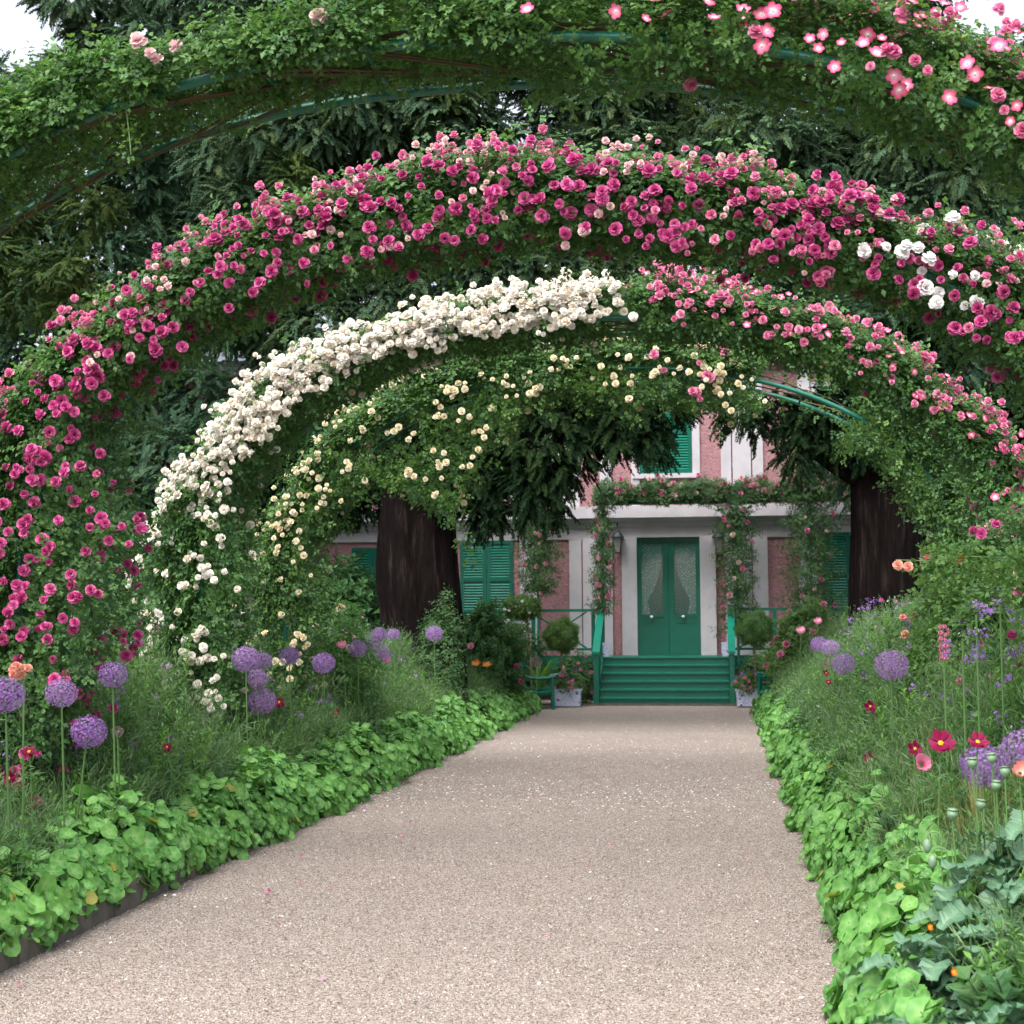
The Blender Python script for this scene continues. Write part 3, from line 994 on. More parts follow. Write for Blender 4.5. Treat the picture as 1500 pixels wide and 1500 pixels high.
def bush(name, label, cat, loc, radii, k, key, size=1.6, rose=None, nrose=0, rsize=0.09, group=None, stems=5, part='foliage', rlow=.15):
    t = thing(name, label, cat, loc, group)
    c = (0, 0, radii[2])
    p, d = leaf_cloud(c, radii, k, 0.45)
    p[:, 2] = np.maximum(p[:, 2], 0.03)
    nd = d + np.array([0, 0, 0.5]) + RNG.normal(0, .4, d.shape)
    scatter(part, key, p, euler_z(nd), size * RNG.uniform(0.7, 1.3, k), t)
    mb = MB()
    for q in range(stems):
        a = R.uniform(0, 6.28)
        mb.tube([(0, 0, 0), (math.cos(a) * radii[0] * .3, math.sin(a) * radii[1] * .3, radii[2] * .8), (math.cos(a) * radii[0] * .6, math.sin(a) * radii[1] * .6, radii[2] * 1.5)], 0.012, 5, 0.005)
    mb.build('stems', M['cane'], t)
    if rose:
        p, d = leaf_cloud(c, [r * 1.04 for r in radii], nrose * 3, 0.95)
        ok = (d[:, 1] < 0.35) & (p[:, 2] > rlow)
        p, d = p[ok][:nrose], d[ok][:nrose]
        e = euler_z(d + np.array([0, -0.3, 0.2]) + RNG.normal(0, .3, d.shape))
        for i in range(len(p)):
            inst('rose', R.choice(ROSES[rose]), t, p[i], e[i], rsize * R.uniform(0.7, 1.3))
    return t

# ------------------------------------------------------------------ rose arches
AC, AA, AZS, AB = -1.07, 3.5, 2.1, 2.2
def arch_curve(n=400, a=AA, b=AB):
    th = np.linspace(PI, 0, 900)
    e = 2 / 2.15
    x = a * np.sign(np.cos(th)) * np.abs(np.cos(th)) ** e
    z = AZS + b * np.abs(np.sin(th)) ** e
    x = np.concatenate([np.full(120, -a), x, np.full(120, a)])
    z = np.concatenate([np.linspace(0, AZS, 120, endpoint=False), z, np.linspace(AZS, 0, 121)[1:]])
    s = np.concatenate([[0], np.cumsum(np.hypot(np.diff(x), np.diff(z)))])
    u = s / s[-1]
    uu = np.linspace(0, 1, n)
    return np.interp(uu, u, x), np.interp(uu, u, z), s[-1]
CX, CZ, CLEN = arch_curve()
UU = np.linspace(0, 1, len(CX))
TX, TZ = np.gradient(CX), np.gradient(CZ)
TL = np.hypot(TX, TZ)
NX, NZ = -TZ / TL, TX / TL              # outward normal
def at_u(u):
    return (np.interp(u, UU, CX), np.interp(u, UU, CZ), np.interp(u, UU, NX), np.interp(u, UU, NZ))
def u_of_x(X):                           # u of a world x on the curved part
    i = np.argmin(np.abs(CX[80:320] - (X - AC))) + 80
    return UU[i]

def make_arch(label, Y0, tout, tin, ku, sprigs, density, roses, seed, wdt=0.72, canes=7, size=1.0, nsolo=300, bare=(), ragged=1.0, ymax=.03, lowp=0.0):
    t = thing('rose_arch', label, 'rose arch', (AC, Y0, 0), 'rose arches over the path')
    for yy_ in (0, wdt):
        mb = MB()
        for off in (0.0, ):
            uu = np.linspace(0, 1, 110)
            x, z, nx, nz = at_u(uu)
            mb.tube([(x[i], yy_, z[i]) for i in range(len(uu))], 0.026, 6)
        mb.build('hoop', M['teal'], t, True)
    ties = MB()
    ties.tube([(0, -0.02, 0), (0, wdt + .02, 0)], 0.011, 5)
    tme = ties.mesh('cross_tie', M['teal'])
    for u in np.linspace(0.02, 0.98, 27):
        x, z, nx, nz = at_u(u)
        inst('cross_tie', tme, t, (float(x), 0, float(z)))
    # canes
    for c in range(canes):
        ua = 0.0 if c % 2 else 1.0
        ub = 0.5 + R.uniform(-0.2, 0.25)
        if ua == 1.0: ub = 1 - ub
        us = np.linspace(ua, ub, 60)
        x, z, nx, nz = at_u(us)
        ph = R.uniform(0, 6)
        yo = wdt * (0.5 + 0.5 * np.sin(us * 23 + ph))
        ro = 0.05 * np.sin(us * 31 + ph * 2) + 0.02
        mb = MB()
        mb.tube([(x[i] + nx[i] * ro[i], yo[i], z[i] + nz[i] * ro[i]) for i in range(60)], 0.014, 5, 0.005)
        mb.build('cane', M['cane'], t, True)
    # foliage
    for key, k, fu in sprigs:
        u = RNG.random(k * 3)
        keep = RNG.random(k * 3) < density(u) * fu(u)
        u = u[keep][:k]
        k2 = len(u)
        x, z, nx, nz = at_u(u)
        to = tout(u) * (0.55 + 0.9 * wav(u * 3, seed))
        ti = tin(u) * (0.5 + 1.0 * wav(u * 4, seed + 5)) * np.clip((np.minimum(u, 1 - u) - .02) / .10, .35, 1)
        v = RNG.random(k2) ** 0.8
        side = RNG.random(k2)
        rr = np.where(side < 0.66, to * v, -ti * v)
        y = RNG.uniform(-0.1, wdt + ymax, k2)
        front = RNG.random(k2) < 0.42
        y = np.where(front, RNG.normal(-0.10, 0.06, k2), y)
        out = RNG.random(k2) < 0.07                       # stray shoots
        rr = np.where(out, rr * 1.5 + .05 * np.sign(rr) * (ragged), rr)
        hide = np.zeros(k2, bool)
        for a_, b_ in bare:
            hide |= (u > a_) & (u < b_) & (rr < .10) & (rr > -.12) & (y < .12)
        p = np.stack([x + nx * rr, y, z + nz * rr], 1) + RNG.normal(0, 0.02, (k2, 3))
        hide &= RNG.random(k2) < .93
        p, nx, nz, rr, front, k2 = p[~hide], nx[~hide], nz[~hide], rr[~hide], front[~hide], int((~hide).sum())
        nd = np.stack([nx * np.sign(rr), np.where(front, -0.8, RNG.normal(0, .4, k2)), nz * np.sign(rr)], 1) + np.array([0, 0, 0.45]) + RNG.normal(0, .45, (k2, 3))
        scatter('foliage', key, p, euler_z(nd), size * RNG.uniform(0.75, 1.35, k2), t)
    # stray shoots that leave the mass
    sp, sd = [], []
    mb = MB()
    for q in range(34):
        u0 = R.uniform(.06, .94)
        x, z, nx, nz = [float(a_) for a_ in at_u(u0)]
        sg = 1 if R.random() < .6 else -1
        r0 = float(tout(np.array([u0]))[0]) if sg > 0 else -float(tin(np.array([u0]))[0])
        y0_ = R.uniform(-.1, wdt) if sg < 0 else R.uniform(-.15, .3)
        p0 = Vector((x + nx * r0 * .6, y0_, z + nz * r0 * .6))
        d0 = Vector((nx * sg + R.uniform(-.8, .8), R.uniform(-.6, .1), nz * sg)).normalized()
        ln = R.uniform(.12, .26)
        pts_ = [p0 + d0 * ln * t_ + Vector((0, 0, -.28 * ln * 2 * t_ * t_)) for t_ in np.linspace(0, 1, 9)]
        mb.tube(pts_, .004, 4, .002, cap=False)
        for t_ in pts_[1:]:
            sp.append(tuple(t_)); sd.append((R.uniform(-.6, .6), R.uniform(-.8, .2), R.uniform(.2, 1)))
    mb.build('shoots', M['stem'], t, kind='stuff')
    scatter('shoot_leaves', 'sprig_pale', np.array(sp), euler_z(np.array(sd)), 1.0 * size * RNG.uniform(.6, 1.2, len(sp)), t)
    # roses: list of (material key, count, density fn, size, clump, top bias)
    allr = []
    for key, k, fu, sz, clump, top, low in roses:
        nc = max(1, int(k / clump))
        u = RNG.random(nc * 12)
        u = u[RNG.random(len(u)) < fu(u)][:nc]
        x, z, nx, nz = at_u(u)
        to = tout(u) * (0.55 + 0.9 * wav(u * 3, seed))
        ti = tin(u) * (0.5 + 1.0 * wav(u * 4, seed + 5)) * np.clip((np.minimum(u, 1 - u) - .02) / .10, .35, 1)
        n = len(u)
        ontop = RNG.random(n) < top
        under = (~ontop) & (RNG.random(n) < low)
        rr = np.where(ontop, to * RNG.uniform(0.9, 1.1, n) + .07, np.where(under, -ti * RNG.uniform(0.8, 1.1, n), np.where(RNG.random(n) < np.maximum(ti / (ti + to + .05), lowp), -(ti + .3 * lowp) * RNG.random(n), to * RNG.uniform(-.2, 1.05, n))))
        y = np.where(ontop, RNG.uniform(-0.25, 0.35, n), np.where(under, RNG.uniform(0, wdt, n), RNG.normal(-0.28, 0.05, n)))
        c = np.stack([x + nx * rr, y, z + nz * rr], 1)
        nd = np.stack([nx * (rr > 0), np.where(under, -0.5, -1.0), nz * (rr > 0) * 1.0 - 0.4 * under], 1)
        for i in range(n):
            m_ = max(1, int(RNG.poisson(clump - 1) + 1)) if clump > 1 else 1
            q = c[i] + RNG.normal(0, 0.055, (m_, 3)) * np.array([1.3, 0.6, 0.9]) * (1 if clump > 1 else 0)
            d = nd[i] + RNG.normal(0, .35, (m_, 3))
            for j in range(m_):
                allr.append((key, q[j], d[j], sz * R.uniform(0.65, 1.25)))
    order = sorted(range(len(allr)), key=lambda i: -allr[i][3] - (0.02 if allr[i][1][1] < 0 else 0))
    solo, rest = order[:nsolo], order[nsolo:]
    if solo:
        e = euler_z(np.array([allr[i][2] for i in solo]))
        for q, i in enumerate(solo):
            key, pp, d, s = allr[i]
            inst('rose', R.choice(ROSES[key]), t, tuple(pp), tuple(e[q]), float(s))
    bykey = {}
    for i in rest:
        bykey.setdefault(allr[i][0], []).append(allr[i])
    for key, L_ in bykey.items():
        scatter('rose_blossoms', 'rose_' + key, np.array([a[1] for a in L_]), euler_z(np.array([a[2] for a in L_])), np.array([a[3] for a in L_]), t)
    return t

one = lambda u: np.ones_like(u)
def window(a, b, soft=0.02):
    return lambda u: np.clip((u - a) / soft, 0, 1) * np.clip((b - u) / soft, 0, 1)
def left_of(a, soft=0.03): return lambda u: np.clip((a - u) / soft + 0.5, 0, 1)
def right_of(a, soft=0.03): return lambda u: np.clip((u - a) / soft + 0.5, 0, 1)
def U(px, Y):                            # arch parameter seen at photo column px
    return u_of_x(P(px, 300, Y).x)
Y1, Y2, Y3, Y4 = 6.5, 9.36, 12.87, 15.5

# arch 1: nearest
uA = U(640, Y1)
make_arch('nearest rose arch, mostly green with single hot pink roses at its right', Y1,
          lambda u: 0.20 + 0.0 * u, lambda u: 0.0 + 0.09 * (u > 0.52), 0,
          [('sprig_pale', 4500, lambda u: 0.9 * one(u)), ('sprig', 7500, one), ('sprig_dark', 3200, one)], one,
          [('palepink', 40, left_of(uA), 0.075, 1.6, 0.5, 0.1),
           ('hotpink', 260, right_of(uA), 0.060, 2.0, 0.5, 0.05),
           ('mixpink', 800, right_of(U(1000, Y1)), 0.062, 3.0, 0.9, 0.05)], 1.3, canes=22, size=.78, wdt=.6, ragged=0, ymax=-.08, bare=[(U(a, Y1), U(b, Y1)) for a, b in ((150, 190), (250, 340), (560, 630), (805, 935), (1015, 1060), (1100, 1255), (1290, 1345), (1400, 1440))])
# arch 2: magenta
uW = U(1330, Y2)
make_arch('second rose arch, smothered all over in magenta and pink double roses', Y2,
          lambda u: 0.24 + 0.0 * u, lambda u: 0.10 + 0.42 * np.clip((np.abs(u - .5) - .26) / .06, 0, 1), 0,
          [('sprig', 8500, one), ('sprig_dark', 6500, one)], one,
          [('magenta', 1120, lambda u: 1 - 0.75 * np.clip((u - uW) / .03, 0, 1), 0.074, 1.7, 0.14, 0.25),
           ('pinkrose', 850, lambda u: window(0.2, 0.85)(u), 0.056, 2.6, 0.85, 0.05),
           ('palepink', 420, window(0.25, 0.8), 0.05, 2.5, 0.8, 0.05),
           ('whiterose', 200, right_of(U(1270, Y2)), 0.085, 1.5, 0.8, 0.05)], 4.1, canes=8, lowp=.45, bare=[(U(a, Y2), U(b, Y2)) for a, b in ((20, 40), (1300, 1440), (1480, 1500))])
# arch 3: cream left, pink right
uM = U(880, Y3)
make_arch('third rose arch, its left half packed with cream roses and its right half pink', Y3,
          lambda u: 0.21 + 0.27 * np.clip((np.abs(u - .5) - .28) / .06, 0, 1), lambda u: 0.05 + 0.38 * np.clip((np.abs(u - .5) - .28) / .06, 0, 1), 0,
          [('sprig', 7800, one), ('sprig_dark', 5800, one)], lambda u: 1 - 0.75 * window(U(865, Y3), U(950, Y3))(u),
          [('cream', 2500, lambda u: left_of(uM)(u) * (0.22 + 0.78 * np.clip((u - 0.16) / .1, 0, 1)), 0.070, 2.8, 0.42, 0.1),
           ('pinkrose', 400, right_of(U(940, Y3)), 0.074, 2.2, 0.55, 0.15),
           ('mixpink', 480, right_of(U(940, Y3)), 0.062, 3.0, 0.7, 0.1)], 2.2, canes=7, bare=[(U(a, Y3), U(b, Y3)) for a, b in ((862, 948), (1095, 1135), (1330, 1350))])
# arch 4: yellow, bare hoops on the right
make_arch('farthest rose arch, leafy with small pale yellow roses and bare hoops at right', Y4,
          lambda u: 0.25 + 0.0 * u, lambda u: 0.28 + 0.55 * window(U(480, Y4), U(760, Y4), .06)(u) - 0.1 * (u > .7), 0,
          [('sprig_pale', 5500, one), ('sprig_dark', 5200, one)],
          lambda u: 1 - 0.96 * window(U(1095, Y4), U(1255, Y4), .01)(u) - 0.55 * window(0.02, 0.14)(u),
          [('yellowrose', 560, lambda u: left_of(U(1090, Y4))(u) * (.35 + .65 * (u > .2)), 0.068, 2.0, 0.5, 0.2),
           ('pinkrose', 40, window(U(930, Y4), U(1080, Y4)), 0.09, 2, 0.4, 0.1)], 6.0, canes=8, bare=[(U(a, Y4), U(b, Y4)) for a, b in ((905, 1015), (1095, 1265), (1340, 1360))])

# ------------------------------------------------------------------ yews and conifers
def trunk_mesh(base, top, r0, r1, ridges=9, n=56, flare=0.10, seed=0, segs=16):
    mb = MB()
    vs, fs = [], []
    for i in range(segs + 1):
        t = i / segs
        c = Vector(base).lerp(Vector(top), t) + Vector((.10 * r0 / .5 * math.sin(4.2 * t + seed), .06 * math.cos(5 * t), 0))
        rr = (r0 + (r1 - r0) * t + flare * r0 * (1 - t) ** 4) * (1 + .05 * math.sin(9 * t + seed * 2))
        for j in range(n):
            a = 2 * PI * j / n
            k_ = 1 + 0.13 * abs(math.sin(ridges * .5 * a + seed + 1.6 * math.sin(3 * t))) + 0.09 * math.sin(5 * a + 2 * seed + 3 * t) + 0.03 * math.sin(17 * a + 9 * t)
            vs.append((c.x + rr * k_ * math.cos(a), c.y + rr * k_ * math.sin(a), c.z))
    for i in range(segs):
        for j in range(n):
            fs.append((i * n + j, i * n + (j + 1) % n, (i + 1) * n + (j + 1) % n, (i + 1) * n + j))
    mb.add(vs, fs)
    return mb

def conifer(name, label, x, y, trunk, clumps, key, limbs=(), size=1.0, cat='tree', group='conifers around the house'):
    """trunk=(height,r0,r1); clumps=(px,py,Y,rx,rz,n) in photo terms"""
    t = thing(name, label, cat, (x, y, 0), group)
    h, r0, r1 = trunk[:3]
    mb = trunk_mesh((0, 0, 0), trunk[3] if len(trunk) > 3 else (0, 0, h), r0, r1, seed=x)
    mb.build('trunk', M['bark'], t, True)
    for pts_, ra, rb in limbs:
        mb = MB()
        mb.tube([Vector(p) - Vector((x, y, 0)) for p in pts_], ra, 8, rb)
        mb.build('limb', M['bark'], t, True)
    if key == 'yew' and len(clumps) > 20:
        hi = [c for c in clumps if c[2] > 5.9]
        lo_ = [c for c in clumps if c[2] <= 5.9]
        groups = [(hi, 'yew_mid'), (lo_, 'yew')]  # high clumps get the lit needle colour, low boughs the shaded one
    else:
        groups = [(clumps, key)]
    for clumps, key in groups:
      P_, R_, S_ = [], [], []
      for (cx, cy, cz, rx, ry, rz, n) in clumps:
        n = int(n * 1.5)
        p, d = leaf_cloud((cx - x, cy - y, cz), (rx, ry, rz), n, 0.35)
        out = d * np.array([1, 1, 0.5]) + np.array([0, 0, -0.28 if key != 'yew' else -.45]) + RNG.normal(0, .42, d.shape)
        P_.append(p); R_.append(euler_x(out, np.array([[0, 0, 1.0]]) + RNG.normal(0, .25, d.shape))); S_.append(size * .78 * RNG.uniform(0.6, 1.4, n))
      scatter('crown', key, np.concatenate(P_), np.concatenate(R_), np.concatenate(S_), t)
    return t

def px_clumps(lst):
    o = []
    for (px, py, Y, rpx, rpy, n) in lst:
        c = P(px, py, Y)
        s = Y / FPX
        o.append((c.x, c.y, c.z, rpx * s, min(rpx * s * 0.7, 1.1), rpy * s, n))
    return o

def fill(x0, x1, y0, y1, Y, step, r, n, jit=0.35, dY=.8, skip=None):
    L_ = []
    yy_ = y0
    row = 0
    while yy_ <= y1:
        xx_ = x0 + (row % 2) * step * .5
        while xx_ <= x1:
            if skip is None or not skip(xx_, yy_):
                n and L_.append((xx_ + R.uniform(-jit, jit) * step, yy_ + R.uniform(-jit, jit) * step, Y + R.uniform(-dY, dY), r * R.uniform(.7, 1.25), r * R.uniform(.5, .9), n))
            xx_ += step
        yy_ += step * 0.75
        row += 1
    return L_

lt = P(622, 900, 23.0); rt = P(1303, 880, 23.5)
# left yew
cl = fill(330, 900, -20, 520, 21.8, 85, 62, 170)
cl += [(640, 610, 23, 110, 60, 330), (560, 560, 23, 90, 60, 200), (720, 600, 22.3, 90, 80, 330), (800, 640, 22.0, 75, 85, 380), (790, 710, 22.0, 45, 50, 160),
       (850, 600, 22.3, 60, 45, 180), (700, 660, 22.6, 55, 50, 200), (610, 680, 23, 60, 30, 140), (660, 700, 22.4, 40, 40, 110),
       (925, 600, 21.8, 50, 26, 120), (950, 640, 21.8, 28, 32, 80), (900, 640, 21.8, 24, 28, 50), (985, 596, 21.8, 30, 14, 30),
       (712, 735, 22.4, 34, 45, 110), (700, 690, 22.4, 50, 40, 160), (500, 720, 24, 80, 40, 300), (420, 700, 24, 60, 60, 300)]
cl += fill(75, 420, -60, 100, 24, 70, 50, 150, jit=.2, skip=lambda a, b: a < 110 and b < 55)
limbs = [([(lt.x, 23, 3.3), (lt.x + 1.2, 22.6, 4.6), (lt.x + 2.8, 22.1, 5.0)], .28, .06),
         ([(lt.x, 23, 3.3), (lt.x - 0.8, 23, 5), (lt.x - 1.6, 23.4, 8)], .4, .12),
         ([(lt.x, 23, 3.3), (lt.x + 0.5, 23.3, 6), (lt.x + .6, 24, 10)], .4, .12)]
conifer('yew_tree', 'massive dark yew with wide ridged trunk left of the path, boughs drooping before the windows', lt.x, 23.0, (4.6, .55, .50), px_clumps(cl), 'yew', limbs)
# right yew
def skr(a, b): return (a > 1330 and b < 90)
cl = fill(900, 1420, -20, 520, 22.0, 85, 62, 165, skip=skr)
cl += [(1100, 610, 22.5, 45, 28, 45), (1140, 600, 22.5, 40, 35, 60), (1170, 650, 22.5, 25, 55, 60), (1200, 600, 22.5, 45, 35, 110), (1270, 590, 23, 80, 50, 220), (1340, 620, 23.5, 80, 60, 260), (1300, 650, 23, 70, 28, 160),
       (1215, 640, 22.6, 30, 25, 40), (1400, 680, 24, 60, 70, 200)]
limbs = [([(rt.x - .2, 23.4, 3.6), (rt.x - .9, 22.9, 4.0), (rt.x - 1.35, 22.6, 4.3), (rt.x - 1.5, 22.5, 5.0)], .13, .05),
         ([(rt.x, 23.5, 3.4), (rt.x + .6, 23.8, 6), (rt.x + .8, 24.5, 10)], .42, .12),
         ([(rt.x, 23.5, 3.4), (rt.x - .5, 24, 6), (rt.x - 1.6, 24.5, 9.5)], .4, .12)]
conifer('yew_tree', 'tall yew whose blackish fluted trunk stands before the right window shutters', rt.x, 23.5, (4.4, .40, .50), px_clumps(cl), 'yew', limbs)
# far conifers
cl = fill(-60, 420, 120, 860, 28, 95, 75, 190)
cl += [(240, 670, 26, 80, 60, 420), (330, 700, 26, 60, 50, 260), (170, 720, 26, 70, 50, 260), (20, 520, 27, 60, 60, 260), (10, 600, 27, 70, 60, 200)]
conifer('conifer', 'blue green conifer filling the left background behind the magenta arch', P(90, 900, 28).x, 28, (11, .4, .15), px_clumps(cl), 'yew_blue', size=1.1)
cl = fill(420, 640, 110, 300, 21.5, 70, 48, 120, dY=.7)
cl += fill(-40, 130, 330, 470, 25, 80, 55, 110)
conifer('conifer', 'olive green conifer rising above the yew at upper left centre', P(612, 900, 26.5).x, 26.5, (11, .3, .12), px_clumps(cl), 'yew_olive')
cl = fill(1280, 1600, 100, 760, 27, 95, 75, 170, skip=lambda a, b: a > 1350 and b < 100)
conifer('conifer', 'broad conifer filling the right background beyond the arch legs', P(1500, 900, 27).x, 27, (10, .4, .15), px_clumps(cl), 'yew_blue', size=1.1)
# tall row behind the house
for i, (bx, lab) in enumerate(((-17, 'tall dark conifer beyond the left end of the house roof'), (-9, 'tall dark conifer behind the roof left of the door'), (-1.5, 'tall dark conifer behind the roof above the door'),
                               (6.0, 'tall dark conifer behind the roof right of the door'), (14, 'tall dark conifer beyond the right end of the house roof'))):
    cl = []
    for q in range(16):
        z = 3 + q * 0.95
        r = 4.6 * (1 - q / 20)
        cl.append((bx + R.uniform(-.8, .8), 45 + R.uniform(-1, 1), z, r, r, 1.6, 150))
    if bx == 14: cl = cl[:11]
    conifer('conifer', lab, bx, 45, (16, .5, .1), cl, 'yew', size=2.0)

# ------------------------------------------------------------------ roses climbing at the house front
tr = thing('rose_trellis', 'iron trellis before the veranda with garland and hanging columns of pink climbing roses', 'trellis', (0, 31.05, 0))
TY = 31.05
P_, D_ = [], []
posts = [(882, 735, 900, 11, 750), (1078, 720, 930, 20, 1400), (1183, 590, 905, 30, 2600), (787, 690, 870, 24, 1700)]
RP, RD = [], []
for px, pt, pb, w, k in posts:
    a = P(px, pt, TY); b_ = P(px, 1030, TY)
    mb = MB(); mb.tube([(a.x, 0, DECK - .2 if 870 < px < 1080 else 0), (a.x, 0, a.z)], 0.03, 6)
    mb.build('post', M['teal'], tr)
    zb2 = P(px, pb, TY).z
    z = RNG.uniform(zb2, a.z, k)
    ww = 1.5 * w / 71 * (0.35 + 1.1 * wav(z * 1.7, px))
    ang = RNG.uniform(0, 2 * PI, k)
    rr = ww * RNG.random(k) ** .6
    P_.append(np.stack([a.x + rr * np.cos(ang), rr * np.sin(ang), z], 1))
    D_.append(np.stack([np.cos(ang), np.sin(ang), np.full(k, .1)], 1))
    kk = 22
    z = RNG.uniform(zb2, a.z, kk)
    ang = RNG.uniform(PI, 2 * PI, kk)
    RP.append(np.stack([a.x + 1.1 * w / 71 * np.cos(ang), 1.0 * w / 71 * np.sin(ang), z], 1)); RD.append(np.stack([np.cos(ang), np.sin(ang), 0 * z + .2], 1))
k = 5200
px_ = RNG.uniform(872, 1262, k)
xs = P(872, 725, TY).x + (px_ - 872) / 70.9
zc = P(979, 728, TY).z
th = 0.26 * (0.5 + 1.0 * wav(xs * .9, 3))
z = zc + RNG.uniform(-.5, 1.1, k) * th
P_.append(np.stack([xs, RNG.normal(0, .14, k), z], 1)); D_.append(np.stack([RNG.normal(0, .4, k), np.full(k, -.5), np.full(k, .7)], 1))
k = 90
xs = P(900, 725, TY).x + RNG.uniform(0, 340, k) / 70.9
th = 0.26 * (0.5 + 1.0 * wav(xs * .9, 3))
RP.append(np.stack([xs, RNG.uniform(-.25, -.1, k), zc + RNG.uniform(0.0, 1.35, k) * th], 1)); RD.append(np.stack([0 * xs, 0 * xs - 1, 0 * xs + .4], 1))
mb = MB(); a = P(872, 735, TY); b_ = P(1262, 730, TY)
mb.tube([(a.x, 0, a.z - .05), (b_.x, 0, a.z - .05)], 0.03, 6)
mb.build('beam', M['teal'], tr)
P_, D_ = np.concatenate(P_), np.concatenate(D_)
scatter('foliage', 'sprig_dark', P_, euler_z(D_ + RNG.normal(0, .4, D_.shape)), 0.85 * RNG.uniform(.7, 1.3, len(P_)), tr)
RP, RD = np.concatenate(RP), np.concatenate(RD)
e = euler_z(RD + RNG.normal(0, .3, RD.shape))
for i in range(len(RP)):
    inst('rose', R.choice(ROSES['pinkrose' if i % 6 else 'palepink']), tr, RP[i], e[i], 0.10 * R.uniform(.7, 1.3))

# ------------------------------------------------------------------ bushes
def gp(px, Y): return P(px, 900, Y).x
bush('rose_bush', 'rose bush with peach pink blooms left of the cream rose leg', 'bush', (gp(165, 14.5), 14.5, 0), (.55, .6, .98), 1500, 'sprig_dark', 1.2, 'coral', 8, .10)
bush('rose_bush', 'leafy rose bush with cream blooms below the left end of the house', 'bush', (gp(360, 17), 17, 0), (.6, .6, .95), 1300, 'broad', .55, 'cream', 14, .1)
bush('rose_bush', 'loose rose bush with apricot blooms beside the farthest arch leg', 'bush', (gp(490, 17), 17, 0), (.5, .5, .9), 800, 'sprig', 1.2, 'yellowrose', 12, .10)
bush('rose_bush', 'dense bush of pink roses right of the green steps', 'bush', (gp(1180, 27.5), 27.5, 0), (.62, .6, .95), 1600, 'sprig_pale', 1.3, 'pinkrose', 26, .12)
bush('rose_bush', 'coral rose bush at the right edge below the pink arch leg', 'bush', (gp(1465, 13), 13, 0), (.7, .7, 1.22), 1800, 'sprig_pale', 1.3, 'coral', 14, .09, rlow=1.75)
bush('rose_bush', 'coral and peach rose bush behind the violet flowers at the right', 'bush', (gp(1405, 16), 16, 0), (.8, .7, 1.0), 1700, 'sprig', 1.3, 'coral', 8, .09, rlow=1.5)
bush('rose_bush', 'bush of dark crimson pink roses at the far left under the magenta arch', 'bush', (gp(20, 11.5), 11.5, 0), (.8, .7, .9), 2200, 'sprig', 1.3, 'magenta', 14, .09)
bush('shrub', 'low flowering shrub against the veranda left of the steps', 'shrub', (gp(842, 30.3), 30.3, 0), (.5, .3, .5), 800, 'sprig_dark', .9, 'pinkrose', 10, .08)
bush('shrub', 'mixed shrub against the veranda behind the left bench', 'shrub', (gp(745, 29.9), 29.9, 0), (.75, .4, .8), 1300, 'sprig_dark', 1.2, 'coral', 8, .09)
bush('shrub', 'shrub against the veranda right of the steps behind the ball tree', 'shrub', (gp(1112, 30.4), 30.4, 0), (.45, .3, .5), 700, 'sprig_dark', .9, 'pinkrose', 8, .08)
bush('ivy', 'dark leafy growth climbing the foot of the left yew trunk', 'ivy', (gp(645, 22.0), 22.0, 0), (.36, .3, 1.0), 900, 'sprig_dark', .9, None, 0)
bush('shrub', 'dark green shrub between the left yew trunk and the cream arch', 'shrub', (gp(470, 24), 24, 0), (1.4, 1, 1.15), 1500, 'broad', 1.3, None, 0)
bush('shrub', 'dark green shrub at the foot of the left yew trunk toward the veranda', 'shrub', (gp(700, 26.5), 26.5, 0), (.75, .6, .9), 1300, 'broad', .8, 'magenta', 9, .09)
bush('shrub', 'dark shrub far left under the blue green conifer', 'shrub', (gp(150, 24), 24, 0), (2.4, 1.2, 1.4), 2200, 'broad', 1.5, None, 0)
bush('shrub', 'dark shrub right of the right yew trunk', 'shrub', (gp(1430, 24), 24, 0), (1.6, 1, 1.2), 1700, 'broad', 1.3, None, 0)

# topiary, pots
def topiary(px, py, rpx, Y, label, key='sprig_pale', trunk=True):
    c = P(px, py, Y); s = Y / FPX
    r = rpx * s
    t = thing('topiary_tree', label, 'topiary', (c.x, Y, 0.05), 'clipped standards by the steps')
    k = 2600
    p, d = leaf_cloud((0, 0, c.z - .05), (r, r, r * .95), k, .88)
    scatter('crown', key, p, euler_z(d + RNG.normal(0, .5, d.shape)), .45 * RNG.uniform(.6, 1.3, k), t)
    mb = MB(); mb.tube([(0, 0, 0), (0.01, 0, .4), (0, 0, c.z - .1)], .022, 7, .016)
    mb.build('trunk', M['bark_young'], t)
    return t
topiary(822, 931, 24, 29.0, 'clipped round ball tree on a thin stem left of the steps')
topiary(1105, 922, 25, 29.0, 'clipped round ball tree with pale top right of the steps', 'sprig')
c = P(763, 890, 28.4)
t = thing('standard_rose', 'flat topped standard rose with white buds beside the left bench', 'standard rose', (c.x + .1, 28.4, 0))
p, d = leaf_cloud((-.1, 0, c.z), (.34, .3, .19), 900, .5)
scatter('crown', 'sprig_pale', p, euler_z(d + RNG.normal(0, .5, d.shape)), .9 * RNG.uniform(.6, 1.3, 900), t)
mb = MB(); mb.tube([(0.1, 0, 0), (.08, 0, 1), (0, 0, c.z)], .02, 6)
mb.build('trunk', M['bark_young'], t)
for i in range(8):
    inst('rose', R.choice(ROSES['whiterose']), t, (R.uniform(-.4, .2), -.28, c.z + R.uniform(-.1, .18)), (1.2, 0, 0), .06)

